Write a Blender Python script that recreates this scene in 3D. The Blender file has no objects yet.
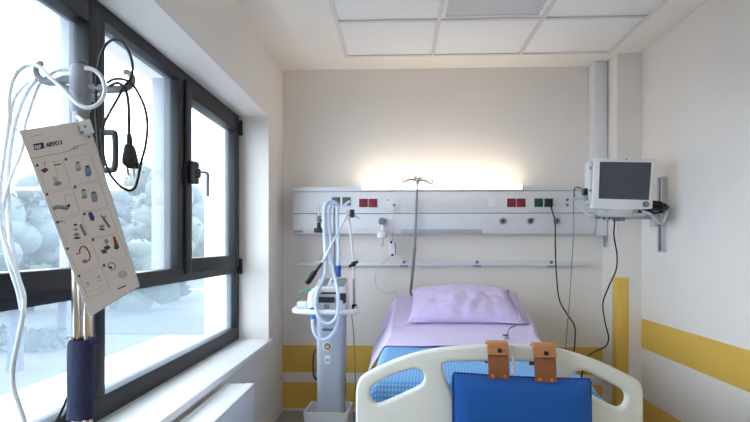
import bpy, bmesh, math, random
from mathutils import Vector, Matrix, noise

C = bpy.context.scene.collection
rnd = random.Random(7)

# ------------------------------------------------------------------ camera frame (metres; Y = away from camera)
FPX, HY, CX, CH = 558.0, 246.0, 375.0, 1.24
PSI = math.atan(23 / FPX)
cps, sps = math.cos(PSI), math.sin(PSI)

def ray(px, py):
    u = (px - CX) / FPX; v = (HY - py) / FPX
    return Vector((u * cps - sps, u * sps + cps, v))
CAM = Vector((0, 0, CH))
def PY(px, py, Y):
    r = ray(px, py); return CAM + r * (Y / r.y)
def PX(px, py, X):
    r = ray(px, py); return CAM + r * (X / r.x)
def PZ(px, py, z):
    r = ray(px, py); return CAM + r * ((z - CH) / r.z)
def PD(px, py, d):
    return CAM + ray(px, py) * d

# ------------------------------------------------------------------ materials
def lin(h):
    h = h.lstrip('#')
    out = []
    for i in (0, 2, 4):
        c = int(h[i:i + 2], 16) / 255
        out.append(c / 12.92 if c <= .04045 else ((c + .055) / 1.055) ** 2.4)
    return tuple(out) + (1,)

def nd(nt, t, x=0, y=0, **kw):
    n = nt.nodes.new(t); n.location = (x, y)
    for k, v in kw.items(): setattr(n, k, v)
    return n

def mat(name, col, rough=.5, metal=0, var=.04, scale=12, bump=0, bscale=120, spec=.5, alpha=None, trans=0, emit=None, estr=0, coat=0, sheen=0):
    m = bpy.data.materials.new(name); m.use_nodes = True
    nt = m.node_tree; b = nt.nodes['Principled BSDF']
    b.inputs['Roughness'].default_value = rough
    b.inputs['Metallic'].default_value = metal
    b.inputs['Specular IOR Level'].default_value = spec
    if coat: b.inputs['Coat Weight'].default_value = coat
    if sheen: b.inputs['Sheen Weight'].default_value = sheen
    tc = nd(nt, 'ShaderNodeTexCoord', -900)
    nz = nd(nt, 'ShaderNodeTexNoise', -700); nz.inputs['Scale'].default_value = scale; nz.inputs['Detail'].default_value = 4
    nt.links.new(tc.outputs['Object'], nz.inputs['Vector'])
    r = nd(nt, 'ShaderNodeValToRGB', -500)
    c = lin(col) if isinstance(col, str) else col
    r.color_ramp.elements[0].position = .3; r.color_ramp.elements[1].position = .7
    r.color_ramp.elements[0].color = tuple(x * (1 - var) for x in c[:3]) + (1,)
    r.color_ramp.elements[1].color = tuple(min(1, x * (1 + var)) for x in c[:3]) + (1,)
    nt.links.new(nz.outputs['Fac'], r.inputs['Fac'])
    nt.links.new(r.outputs['Color'], b.inputs['Base Color'])
    if bump:
        n2 = nd(nt, 'ShaderNodeTexNoise', -700, -300); n2.inputs['Scale'].default_value = bscale; n2.inputs['Detail'].default_value = 3
        nt.links.new(tc.outputs['Object'], n2.inputs['Vector'])
        bp = nd(nt, 'ShaderNodeBump', -300, -300); bp.inputs['Strength'].default_value = bump; bp.inputs['Distance'].default_value = .01
        nt.links.new(n2.outputs['Fac'], bp.inputs['Height'])
        nt.links.new(bp.outputs['Normal'], b.inputs['Normal'])
    if emit:
        b.inputs['Emission Color'].default_value = lin(emit); b.inputs['Emission Strength'].default_value = estr
    if trans:
        # clear soft plastic: part see-through, part the plastic itself
        t = nd(nt, 'ShaderNodeBsdfTransparent', 100, 200); mx = nd(nt, 'ShaderNodeMixShader', 300)
        t.inputs['Color'].default_value = (.93, .95, .97, 1)
        mx.inputs['Fac'].default_value = 1 - trans
        nt.links.new(t.outputs[0], mx.inputs[1]); nt.links.new(b.outputs[0], mx.inputs[2])
        nt.links.new(mx.outputs[0], nt.nodes['Material Output'].inputs['Surface'])
    return m

def banded(name, base, bands, axis='Z', band='#dfb753'):
    """painted wall: base colour with painted bands between given heights"""
    m = mat(name, base, .62, var=.012, scale=3, bump=.04, bscale=220)
    nt = m.node_tree; b = nt.nodes['Principled BSDF']
    src = b.inputs['Base Color'].links[0].from_socket
    tc = nd(nt, 'ShaderNodeTexCoord', -900, 500); sp = nd(nt, 'ShaderNodeSeparateXYZ', -700, 500)
    nt.links.new(tc.outputs['Object'], sp.inputs[0])
    tot = None
    for lo, hi in bands:
        a = nd(nt, 'ShaderNodeMath', -500, 500, operation='GREATER_THAN'); a.inputs[1].default_value = lo
        c = nd(nt, 'ShaderNodeMath', -500, 650, operation='LESS_THAN'); c.inputs[1].default_value = hi
        nt.links.new(sp.outputs[axis], a.inputs[0]); nt.links.new(sp.outputs[axis], c.inputs[0])
        k = nd(nt, 'ShaderNodeMath', -300, 500, operation='MULTIPLY')
        nt.links.new(a.outputs[0], k.inputs[0]); nt.links.new(c.outputs[0], k.inputs[1])
        if tot is None: tot = k.outputs[0]
        else:
            s = nd(nt, 'ShaderNodeMath', -150, 500, operation='ADD')
            nt.links.new(tot, s.inputs[0]); nt.links.new(k.outputs[0], s.inputs[1]); tot = s.outputs[0]
    mx = nd(nt, 'ShaderNodeMixRGB', -50, 400); mx.inputs['Color2'].default_value = lin(band)
    nt.links.new(tot, mx.inputs['Fac']); nt.links.new(src, mx.inputs['Color1'])
    nt.links.new(mx.outputs[0], b.inputs['Base Color'])
    return m

def glass(name, veil, tint=(.96, .98, 1, 1), film=(.86, .92, .97, 1)):
    """window pane: clear, a little mirror, and a fine bright film of dust"""
    m = bpy.data.materials.new(name); m.use_nodes = True; nt = m.node_tree; nt.nodes.clear()
    out = nd(nt, 'ShaderNodeOutputMaterial', 600)
    t = nd(nt, 'ShaderNodeBsdfTransparent', 0, 200); t.inputs[0].default_value = tint
    g = nd(nt, 'ShaderNodeBsdfGlossy', 0, 0); g.inputs['Roughness'].default_value = .02
    lw = nd(nt, 'ShaderNodeLayerWeight', -400, 400); lw.inputs['Blend'].default_value = .5
    pw_ = nd(nt, 'ShaderNodeMath', -200, 400, operation='POWER'); pw_.inputs[1].default_value = 4
    fr = nd(nt, 'ShaderNodeMath', 0, 400, operation='MULTIPLY_ADD'); fr.inputs[1].default_value = .3; fr.inputs[2].default_value = .02
    nt.links.new(lw.outputs['Facing'], pw_.inputs[0]); nt.links.new(pw_.outputs[0], fr.inputs[0])
    m1 = nd(nt, 'ShaderNodeMixShader', 200, 200)
    nt.links.new(fr.outputs[0], m1.inputs[0]); nt.links.new(t.outputs[0], m1.inputs[1]); nt.links.new(g.outputs[0], m1.inputs[2])
    d = nd(nt, 'ShaderNodeBsdfTranslucent', 0, -200); d.inputs[0].default_value = film  # translucent layer mimics the washed-out haze of the bright outdoors
    tc = nd(nt, 'ShaderNodeTexCoord', -600, -200); nz = nd(nt, 'ShaderNodeTexNoise', -400, -200)
    nz.inputs['Scale'].default_value = 2.2; nz.inputs['Detail'].default_value = 5
    nt.links.new(tc.outputs['Object'], nz.inputs['Vector'])
    mr = nd(nt, 'ShaderNodeMapRange', -200, -200); mr.inputs['To Min'].default_value = veil * .6; mr.inputs['To Max'].default_value = veil * 1.4
    nt.links.new(nz.outputs['Fac'], mr.inputs['Value'])
    m2 = nd(nt, 'ShaderNodeMixShader', 400, 100)
    nt.links.new(mr.outputs[0], m2.inputs[0]); nt.links.new(m1.outputs[0], m2.inputs[1]); nt.links.new(d.outputs[0], m2.inputs[2])
    nt.links.new(m2.outputs[0], out.inputs[0])
    return m

# ------------------------------------------------------------------ mesh builder (world coordinates in, one object out)
class MB:
    def __init__(s): s.bm = bmesh.new()
    def box(s, lo, hi, bev=0, M=None, seg=2):
        lo, hi = Vector(lo), Vector(hi)
        tmp = bmesh.new()
        bmesh.ops.create_cube(tmp, size=1)
        for v in tmp.verts:
            v.co = Vector(((lo[i] + hi[i]) / 2 + v.co[i] * (hi[i] - lo[i]) for i in range(3)))
        if bev: bmesh.ops.bevel(tmp, geom=list(tmp.edges), offset=bev, segments=seg, affect='EDGES', profile=.5)
        return s._add(tmp, M)
    def _add(s, tmp, M=None):
        mp = {}
        for v in tmp.verts: mp[v] = s.bm.verts.new(M @ v.co if M else v.co)
        for f in tmp.faces:
            try: s.bm.faces.new([mp[v] for v in f.verts])
            except ValueError: pass
        tmp.free(); return s
    def tube(s, pts, r, n=10, closed=False, cap=True, ribs=None):
        """swept tube; r is a number or a list of radii"""
        pts = [Vector(p) for p in pts]; N = len(pts)
        rad = r if isinstance(r, (list, tuple)) else [r] * N
        rings = []; up = None
        for i, p in enumerate(pts):
            a = pts[(i - 1) % N] if (closed or i) else p
            b = pts[(i + 1) % N] if (closed or i < N - 1) else p
            t = (b - a).normalized()
            if up is None:
                up = Vector((0, 0, 1)) if abs(t.z) < .9 else Vector((1, 0, 0))
            x = t.cross(up)
            if x.length < 1e-5: x = t.orthogonal()
            x.normalize(); y = x.cross(t).normalized(); up = y
            rings.append([s.bm.verts.new(p + (x * math.cos(k * 2 * math.pi / n) + y * math.sin(k * 2 * math.pi / n)) * rad[i]) for k in range(n)])
        for i in range(N if closed else N - 1):
            A, B = rings[i], rings[(i + 1) % N]
            for k in range(n):
                s.bm.faces.new((A[k], A[(k + 1) % n], B[(k + 1) % n], B[k]))
        if cap and not closed:
            s.bm.faces.new(rings[0]); s.bm.faces.new(list(reversed(rings[-1])))
        return s
    def cyl(s, a, b, r, r2=None, n=24, bev=0):
        a, b = Vector(a), Vector(b); r2 = r if r2 is None else r2
        if bev:
            d = (b - a); L = d.length; d.normalize()
            return s.tube([a, a + d * bev, b - d * bev, b], [r - bev, r, r2, r2 - bev], n)
        return s.tube([a, b], [r, r2], n)
    def prism(s, pts2, f, d0, d1, bev=0):
        """outline of (a, b) pairs, f(a, b, depth) -> world"""
        tmp = bmesh.new()
        A = [tmp.verts.new(f(a, b, d0)) for a, b in pts2]
        B = [tmp.verts.new(f(a, b, d1)) for a, b in pts2]
        n = len(A)
        tmp.faces.new(A); tmp.faces.new(list(reversed(B)))
        for i in range(n): tmp.faces.new((A[i], B[i], B[(i + 1) % n], A[(i + 1) % n]))
        bmesh.ops.recalc_face_normals(tmp, faces=list(tmp.faces))
        if bev: bmesh.ops.bevel(tmp, geom=[e for e in tmp.edges], offset=bev, segments=2, affect='EDGES', profile=.5)
        return s._add(tmp)
    def quad(s, *p):
        s.bm.faces.new([s.bm.verts.new(Vector(q)) for q in p]); return s
    def lathe(s, prof, M, n=24):
        rings = []
        for r, z in prof:
            rings.append([s.bm.verts.new(M @ Vector((r * math.cos(k * 2 * math.pi / n), r * math.sin(k * 2 * math.pi / n), z))) for k in range(n)])
        for A, B in zip(rings, rings[1:]):
            for k in range(n): s.bm.faces.new((A[k], A[(k + 1) % n], B[(k + 1) % n], B[k]))
        if prof[0][0] > 1e-6: s.bm.faces.new(list(reversed(rings[0])))
        if prof[-1][0] > 1e-6: s.bm.faces.new(rings[-1])
        return s
    def grid(s, fn, nu, nv, uvf=None, closeu=False):
        V = [[s.bm.verts.new(fn(i / nu, j / nv)) for i in range(nu + (0 if closeu else 1))] for j in range(nv + 1)]
        uv = s.bm.loops.layers.uv.verify() if uvf else None
        w = len(V[0])
        for j in range(nv):
            for i in range(nu):
                ii = (i + 1) % w
                fc = s.bm.faces.new((V[j][i], V[j][ii], V[j + 1][ii], V[j + 1][i]))
                if uv:
                    for l, (a, b) in zip(fc.loops, ((i, j), (i + 1, j), (i + 1, j + 1), (i, j + 1))):
                        l[uv].uv = uvf(a / nu, b / nv)
        return s
    def build(s, name, m, parent=None, sharp=35, loc=None, recalc=True):
        root = parent
        while root is not None and root.parent is not None: root = root.parent
        if recalc: bmesh.ops.recalc_face_normals(s.bm, faces=list(s.bm.faces))
        org = Vector(root.location) if root else (Vector(loc) if loc is not None else Vector((0, 0, 0)))
        lim = math.radians(sharp)
        for e in s.bm.edges:
            if len(e.link_faces) == 2 and e.calc_face_angle(0) > lim: e.smooth = False
        for f in s.bm.faces: f.smooth = True
        for v in s.bm.verts: v.co -= org
        me = bpy.data.meshes.new(name); s.bm.to_mesh(me); s.bm.free()
        me.materials.append(m)
        o = bpy.data.objects.new(name, me); C.objects.link(o)
        if root: o.parent = parent
        else: o.location = org
        return o

def tag(o, label=None, cat=None, group=None, kind=None):
    if label: o['label'] = label
    if cat: o['category'] = cat
    if group: o['group'] = group
    if kind: o['kind'] = kind
    return o

def thing(name, label, cat, loc=(0, 0, 0), group=None, kind=None):
    o = bpy.data.objects.new(name, None); C.objects.link(o); o.location = loc
    o.empty_display_size = .1
    return tag(o, label, cat, group, kind)

def struct(o): o['kind'] = 'structure'; return o

def crv(pts, step=8, closed=False):
    """Catmull-Rom through the points"""
    P = [Vector(p) for p in pts]; n = len(P); out = []
    for i in range(n if closed else n - 1):
        if closed: a, b, c, d = P[i - 1], P[i], P[(i + 1) % n], P[(i + 2) % n]
        else: a, b, c, d = P[max(i - 1, 0)], P[i], P[i + 1], P[min(i + 2, n - 1)]
        for k in range(step):
            t = k / step
            out.append(.5 * ((2 * b) + (c - a) * t + (2 * a - 5 * b + 4 * c - d) * t * t + (3 * b - a - 3 * c + d) * t ** 3))
    if not closed: out.append(P[-1])
    return out

def plate(name, m, outline, holes, f, thick, bev, parent, smooth_out=None, res=3):
    """flat plate with holes and rounded edges: 2D curve filled, extruded, bevelled; f(x, y, z) -> world"""
    cu = bpy.data.curves.new(name, 'CURVE'); cu.dimensions = '2D'; cu.fill_mode = 'BOTH'
    cu.extrude = thick / 2 - bev; cu.bevel_depth = bev; cu.bevel_resolution = res; cu.offset = -bev
    for ring in [outline] + holes:
        sp = cu.splines.new('POLY'); sp.points.add(len(ring) - 1); sp.use_cyclic_u = True
        for p, q in zip(sp.points, ring): p.co = (q[0], q[1], 0, 1)
    o = bpy.data.objects.new('tmp', cu); C.objects.link(o)
    dg = bpy.context.evaluated_depsgraph_get(); dg.update()
    me = bpy.data.meshes.new_from_object(o.evaluated_get(dg))
    bpy.data.objects.remove(o); bpy.data.curves.remove(cu)
    b = MB(); b.bm.from_mesh(me); bpy.data.meshes.remove(me)
    bmesh.ops.remove_doubles(b.bm, verts=list(b.bm.verts), dist=1e-5)
    for v in b.bm.verts: v.co = f(v.co.x, v.co.y, v.co.z)
    return b.build(name, m, parent)

def text_mesh(name, m, s, size, fmap, parent, depth=.0004, bold=0):
    cu = bpy.data.curves.new(name, 'FONT'); cu.body = s; cu.size = size; cu.extrude = depth / 2; cu.offset = bold
    o = bpy.data.objects.new('tmp', cu); C.objects.link(o)
    dg = bpy.context.evaluated_depsgraph_get(); dg.update()
    me = bpy.data.meshes.new_from_object(o.evaluated_get(dg))
    bpy.data.objects.remove(o); bpy.data.curves.remove(cu)
    b = MB(); b.bm.from_mesh(me); bpy.data.meshes.remove(me)
    for v in b.bm.verts: v.co = fmap(v.co.x, v.co.y, v.co.z)
    return b.build(name, m, parent)

def tube_thing(name, label, cat, pts, r, m, step=8, n=8, group=None, ribs=False, spacing=.012):
    P = crv(pts, step)
    if ribs:
        # corrugated hose: radius swings along its length
        L = 0; Q = [P[0]]; res = .0035
        for a, b in zip(P, P[1:]):
            d = (b - a).length; k = max(1, int(d / res))
            for i in range(1, k + 1): Q.append(a.lerp(b, i / k))
        P = Q; R = [r * (1 + .10 * math.sin(i * 2 * math.pi * res / spacing)) for i in range(len(P))]
    else: R = r
    o = MB().tube(P, R, n).build(name, m, loc=P[0], sharp=80)
    return tag(o, label, cat, group)

def copy_tree(root, loc):
    c = root.copy(); C.objects.link(c); c.location = loc
    for ch in root.children:
        d = ch.copy(); C.objects.link(d); d.parent = c
        for g in ch.children:
            e = g.copy(); C.objects.link(e); e.parent = d
    return c
SKY = 3.3; EXPO = 2.2; LAMP = 3.9; FILL = 2.0
# ------------------------------------------------------------------ materials used all over
M = {}
M['wall'] = mat('wall_paint', '#e7e1da', .62, var=.012, scale=3, bump=.04, bscale=220)
M['wall_back'] = banded('wall_paint_banded_back', '#e7e1da', [(.292, .495), (.022, .217)])
M['wall_right'] = banded('wall_paint_banded_right', '#e7e1da', [(.545, .745), (-.01, .207)])
M['ceiling'] = mat('ceiling_plaster', '#f3ede4', .7, var=.01, scale=3)
M['tile'] = mat('ceiling_tile_board', '#f4f3f1', .8, var=.012, scale=40, bump=.08, bscale=400)
M['tbar'] = mat('ceiling_bar_paint', '#dedcd9', .5, var=.01)
M['vent'] = mat('ceiling_vent_grey', '#cdcecf', .6, var=.05, scale=150)
M['floor'] = mat('floor_vinyl', '#9a9b9b', .45, var=.08, scale=30)
M['frame'] = mat('window_frame_anthracite', '#1d1e23', .5, var=.06, scale=20, spec=.35)
M['sill'] = mat('window_sill_white', '#f7f7f7', .35, var=.01, scale=5)
M['white_metal'] = mat('white_enamel', '#e9eaec', .35, var=.012, scale=8)
M['white_plastic'] = mat('white_plastic', '#e6e7e8', .4, var=.015, scale=8)
M['panel'] = mat('head_unit_enamel', '#dcdddf', .4, var=.012, scale=5)
M['panel_shade'] = mat('grey_diffuser', '#a9aeb6', .5, var=.02, scale=5)
M['seam'] = mat('grey_joint', '#7d838b', .6, var=.05)
M['alu'] = mat('satin_aluminium', '#c9cdd2', .4, metal=.5, var=.03, scale=20)
M['slate'] = mat('slate_blue_plastic', '#4a5470', .5, var=.05)
M['steel'] = mat('brushed_steel', '#b9bcc0', .28, metal=.9, var=.05, scale=30)
M['chrome'] = mat('chrome', '#d8d2cb', .16, metal=1, var=.03, scale=30)
M['dark_steel'] = mat('dull_grey_steel', '#7d8086', .45, metal=.3, var=.06, scale=30)
M['black'] = mat('black_plastic', '#17181b', .45, var=.1, scale=20)
M['black_rubber'] = mat('black_rubber', '#141519', .55, var=.1, scale=20)
M['grey_plastic'] = mat('grey_plastic', '#8f949b', .5, var=.05)
M['light_grey'] = mat('light_grey_plastic', '#c4c8cc', .45, var=.03)
M['mid_grey'] = mat('mid_grey_plastic', '#6d727a', .5, var=.05)
M['red'] = mat('dark_red_plastic', '#7d1a2e', .45, var=.06)
M['green'] = mat('dark_green_plastic', '#0e4a33', .45, var=.06)
M['darkgreen'] = mat('grey_green_plastic', '#4a5a58', .45, var=.06)
M['yellow'] = mat('yellow_guard', '#dfb753', .5, var=.02)
M['footboard'] = mat('cream_moulded_plastic', '#e3e6df', .38, var=.012, scale=6, coat=.15)
M['lilac'] = mat('lilac_cotton', '#c8bae0', .85, var=.03, scale=40, bump=.15, bscale=350, sheen=.2)
M['mattress'] = mat('mattress_cover_navy', '#2c3f6b', .6, var=.05)
M['leather'] = mat('brown_leather', '#8a5230', .5, var=.08, scale=60, bump=.2, bscale=250)
M['leather_light'] = mat('tan_leather', '#b77b4a', .5, var=.08, scale=60, bump=.2, bscale=250)
M['blue_vinyl'] = mat('royal_blue_vinyl', '#0059ae', .55, var=.04, scale=9, bump=.1, bscale=25)
M['navy_edge'] = mat('navy_piping', '#123a7c', .5, var=.05)
M['foam'] = mat('navy_foam_wrap', '#212d50', .7, var=.08, scale=40, bump=.3, bscale=120)
M['tube_clear'] = mat('clear_soft_tubing', '#dbe6ee', .25, var=.02, trans=.05)
M['tube_white'] = mat('pale_translucent_tubing', '#e4ecf4', .3, var=.02, trans=.06)
M['hose_blue'] = mat('pale_blue_corrugated_hose', '#d3e2f5', .35, var=.03, trans=.22)
M['blue_conn'] = mat('bright_blue_plastic', '#1f7fd0', .35, var=.04)
M['deep_blue'] = mat('deep_blue_plastic', '#1c4f9c', .35, var=.04)
M['teal'] = mat('teal_tubing', '#2a9a86', .4, var=.04)
M['grey_column'] = mat('silver_grey_lacquer', '#b6bdc8', .32, metal=.12, var=.03, scale=6)
M['card'] = mat('printed_card_white', '#e4e0de', .35, var=.01, scale=8)
M['hook_grey'] = mat('hook_grey_plastic', '#858b95', .45, var=.05)
M['screen'] = mat('dark_glass_screen', '#474b53', .22, var=.05, spec=.5)
M['screen_tilt'] = mat('grey_display', '#6e7780', .25, var=.06)
M['lamp'] = mat('lamp_diffuser', '#fff3dc', .5, emit='#ffecd2', estr=LAMP)

M['ceillamp'] = mat('ceiling_lamp_diffuser', '#fff6e8', .5, emit='#fff6e8', estr=FILL)  # glow of the fill panels added out of view
# blue and pale check for the blanket (follows the cloth's own weave coordinates)
def check_mat():
    m = bpy.data.materials.new('blue_checked_weave'); m.use_nodes = True; nt = m.node_tree
    b = nt.nodes['Principled BSDF']; b.inputs['Roughness'].default_value = .85
    uv = nd(nt, 'ShaderNodeUVMap', -900); sp = nd(nt, 'ShaderNodeSeparateXYZ', -700)
    nt.links.new(uv.outputs[0], sp.inputs[0])
    outs = []
    for ax, per in (('X', .0125), ('Y', .018)):
        a = nd(nt, 'ShaderNodeMath', -500, 0, operation='MULTIPLY'); a.inputs[1].default_value = 2 * math.pi / per
        nt.links.new(sp.outputs[ax], a.inputs[0])
        c = nd(nt, 'ShaderNodeMath', -350, 0, operation='SINE'); nt.links.new(a.outputs[0], c.inputs[0])
        d = nd(nt, 'ShaderNodeMapRange', -200, 0); d.inputs['From Min'].default_value = -.5; d.inputs['From Max'].default_value = .5
        nt.links.new(c.outputs[0], d.inputs['Value']); outs.append(d.outputs[0])
    k = nd(nt, 'ShaderNodeMath', -50, 0, operation='MULTIPLY'); nt.links.new(outs[0], k.inputs[0]); nt.links.new(outs[1], k.inputs[1])
    r = nd(nt, 'ShaderNodeMixRGB', 50, 0); r.inputs['Color1'].default_value = lin('#5c9ad4'); r.inputs['Color2'].default_value = lin('#9cc5ea')
    nt.links.new(k.outputs[0], r.inputs['Fac']); nt.links.new(r.outputs[0], b.inputs['Base Color'])
    return m
M['check'] = check_mat()

# ------------------------------------------------------------------ the room
XL, XR, YB, YF, ZC = -.865, 1.665, 4.165, -2.4, 2.56
XO = -1.30                      # outer face of the window wall
WY0, WY1, WZ0, WZ1 = .35, 3.70, .60, 2.11   # window opening
struct(MB().box((XO, YF - .1, -.12), (XR + .1, YB + .1, 0)).build('floor', M['floor']))
b = MB()
b.box((XO, YF, 0), (XL, YB + .1, WZ0)).box((XO, YF, WZ1), (XL, YB + .1, ZC + .1))
b.box((XO, WY1, WZ0), (XL, YB + .1, WZ1)).box((XO, YF, WZ0), (XL, WY0, WZ1))
struct(b.build('wall_left', M['wall']))
struct(MB().box((XL, YB, 0), (XR + .1, YB + .1, ZC)).build('wall_back', M['wall_back']))
struct(MB().box((XR, YF, 0), (XR + .1, YB, ZC)).build('wall_right', M['wall_right']))
struct(MB().box((XO, YF - .1, 0), (XR + .1, YF, ZC)).build('wall_front', M['wall']))
struct(MB().box((1.50, 3.89, 0), (XR, YB, ZC)).build('wall_corner_pier', M['wall']))
# ceiling: plaster margin round a field of square tiles on metal bars
GX = [-.36, .24, .84, 1.44]; GY1 = 3.875
b = MB()
b.box((XL, YF, ZC), (GX[0], YB, ZC + .1)).box((GX[3], YF, ZC), (XR, YB, ZC + .1))
b.box((GX[0], GY1, ZC), (GX[3], YB, ZC + .1))
b.box((GX[0], YF, ZC + .006), (GX[3], GY1 - 1.2, ZC + .1)).box((GX[0], GY1 - 1.2, ZC + .05), (GX[3], GY1, ZC + .1))
struct(b.build('ceiling', M['ceiling']))
b = MB()
for x in GX: b.box((x - .012, YF, ZC - .004), (x + .012, GY1 + .012, ZC + .004))
for k in range(11):
    y = GY1 - .6 * k
    if y > YF: b.box((GX[0], y - .012, ZC - .0045), (GX[3], y + .012, ZC + .0035))
struct(b.build('trim_1', M['tbar']))
for k, yy in enumerate((GY1 - .6 * 7, GY1 - .6 * 9)):  # two unseen glowing panels, added to brighten the room from behind the camera
    xm, ym = .54, yy - .3
    t = thing('ceiling_luminaire', ['square ceiling lamp set flush in the tiled ceiling behind the viewer', 'square ceiling lamp set flush in the tiled ceiling at the far rear of the room'][k], 'ceiling lamp', (xm, ym, ZC))
    f = MB(); h = .286
    f.box((xm - h, ym - h, ZC - .002), (xm + h, ym - h + .02, ZC + .005)).box((xm - h, ym + h - .02, ZC - .002), (xm + h, ym + h, ZC + .005)).box((xm - h, ym - h, ZC - .002), (xm - h + .02, ym + h, ZC + .005)).box((xm + h - .02, ym - h, ZC - .002), (xm + h, ym + h, ZC + .005))
    f.build('lamp_frame', M['tbar'], t)
    MB().box((xm - h + .02, ym - h + .02, ZC), (xm + h - .02, ym + h - .02, ZC + .004)).build('lamp_diffuser', M['ceillamp'], t)
rowname = ['nearest the bed wall', 'one row in from the bed wall']
colname = ['on the window side', 'in the middle column', 'on the monitor side']
for r in range(2):
    for c in range(3):
        x0, x1 = GX[c] + .004, GX[c + 1] - .004; y1 = GY1 - .6 * r - .004; y0 = y1 - .592
        if (r, c) == (1, 1):
            t = thing('ceiling_vent', 'grey perforated ceiling panel in a white surround, set among the white tiles', 'ceiling vent', ((x0 + x1) / 2, (y0 + y1) / 2, ZC + .006))
            f = MB(); w = .03
            f.box((x0, y0, ZC + .005), (x0 + w, y1, ZC + .02)).box((x1 - w, y0, ZC + .005), (x1, y1, ZC + .02))
            f.box((x0 + w, y0, ZC + .005), (x1 - w, y0 + w, ZC + .02)).box((x0 + w, y1 - w, ZC + .005), (x1 - w, y1, ZC + .02))
            f.build('surround', M['tile'], t)
            MB().box((x0 + w, y0 + w, ZC + .012), (x1 - w, y1 - w, ZC + .02)).build('perforated_plate', M['vent'], t)
        else:
            o = MB().box((x0, y0, ZC + .005), (x1, y1, ZC + .02), .002).build('ceiling_tile', M['tile'], loc=((x0 + x1) / 2, (y0 + y1) / 2, ZC + .005))
            tag(o, f'white square ceiling tile {colname[c]}, {rowname[r]}', 'ceiling tile', 'white ceiling tiles')

# ------------------------------------------------------------------ window_1
XW = -1.064; XG = -1.10
win = struct(thing('window_1', None, None, (XW, 2.0, WZ0)))
b = MB()
fx0, fx1 = -1.135, XW
def bar(y0, y1, z0, z1, x1=fx1, x0=fx0, bb=b, bev=.004): bb.box((x0, y0, z0), (x1, y1, z1), bev)
bar(WY0, WY1, .615, .700); bar(WY0, WY1, 2.055, 2.112)              # sill rail, head
bar(WY0, WY0 + .06, .70, 2.055); bar(3.645, WY1, .70, 2.055)        # jambs
bar(WY0, WY1, 1.062, 1.13)                                          # transom
bar(2.665, 2.74, 1.13, 2.055); bar(1.925, 1.989, .70, 2.055); bar(1.12, 1.18, .70, 2.055)
b.build('window_frame', M['frame'], win)
def sash(y0, y1, z0, z1, w, handle_side):
    s = MB()
    x0, x1 = -1.125, -1.052
    s.box((x0, y0, z0), (x1, y0 + w, z1), .005).box((x0, y1 - w, z0), (x1, y1, z1), .005)
    s.box((x0, y0 + w, z0), (x1, y1 - w, z0 + w), .005).box((x0, y0 + w, z1 - w), (x1, y1 - w, z1), .005)
    o = s.build('sash', M['frame'], win)
    return o
s1 = sash(2.738, 3.662, 1.10, 2.072, .078, 0)
s2 = sash(1.175, 1.930, 1.10, 2.072, .068, 1)
G1 = glass('window_glass_upper', .19, (.89, .92, .94, 1), (.15, .175, .19, 1)); G2 = glass('window_glass_lower', .36, (.86, .90, .93, 1), (.115, .14, .155, 1))
def pane(y0, y1, z0, z1, m, p): MB().box((XG - .008, y0, z0), (XG, y1, z1)).build('glass_pane', m, p)
pane(2.80, 3.60, 1.165, 2.01, G1, s1); pane(1.235, 1.87, 1.16, 2.01, G1, s2)
pane(1.98, 2.68, 1.12, 2.06, G1, win); pane(.40, 1.13, 1.12, 2.06, G1, win)
pane(1.98, 3.655, .69, 1.07, G2, win); pane(.40, 1.13, .69, 1.07, G2, win); pane(1.17, 1.935, .69, 1.07, G2, win)
# lever handle of the far sash
h = MB().box((-1.053, 2.757, 1.553), (-1.012, 2.813, 1.668), .008)
h.box((-1.02, 2.772, 1.585), (-.998, 2.80, 1.632), .006)
hb = h.build('handle_base', M['black'], s1)
MB().tube(crv([(-1.005, 2.785, 1.612), (-.975, 2.785, 1.612), (-.962, 2.785, 1.600), (-.962, 2.785, 1.565), (-.962, 2.785, 1.492)], 5), .0075, 10).build('handle_lever', M['mid_grey'], hb)
# pull handle of the near sash
MB().tube(crv([(-1.054, 1.905, 1.635), (-1.0, 1.905, 1.635), (-.985, 1.905, 1.622), (-.985, 1.905, 1.52), (-1.0, 1.905, 1.505), (-1.054, 1.905, 1.505)], 5), .011, 10).build('handle', M['black'], s2)
for z in (1.10, 2.02):
    MB().cyl((-1.045, 3.672, z - .045), (-1.045, 3.672, z + .055), .012, n=14, bev=.003).box((-1.064, 3.655, z - .03), (-1.045, 3.69, z + .04)).build('hinge', M['black'], win)
# inner sill board and outer sill
MB().box((-1.075, WY0 - .03, .585), (-.842, WY1, .618), .005).box((-.862, 3.69, .585), (-.842, 3.725, .618), .003).build('sill_board', M['sill'], win)
MB().box((-1.62, WY0 - .1, .56), (-1.12, WY1 + .1, .625), .004).build('outer_sill', M['sill'], win)
M['cover'] = mat('mullion_cover_grey', '#7d808a', .5, var=.03)
# pale mullion covers outside
for y0, y1 in ((2.67, 2.735), (1.93, 1.985)):
    MB().box((-1.20, y0, 1.12), (-1.136, y1, 2.06), .003).build('mullion_cover', M['cover'], win)

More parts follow.
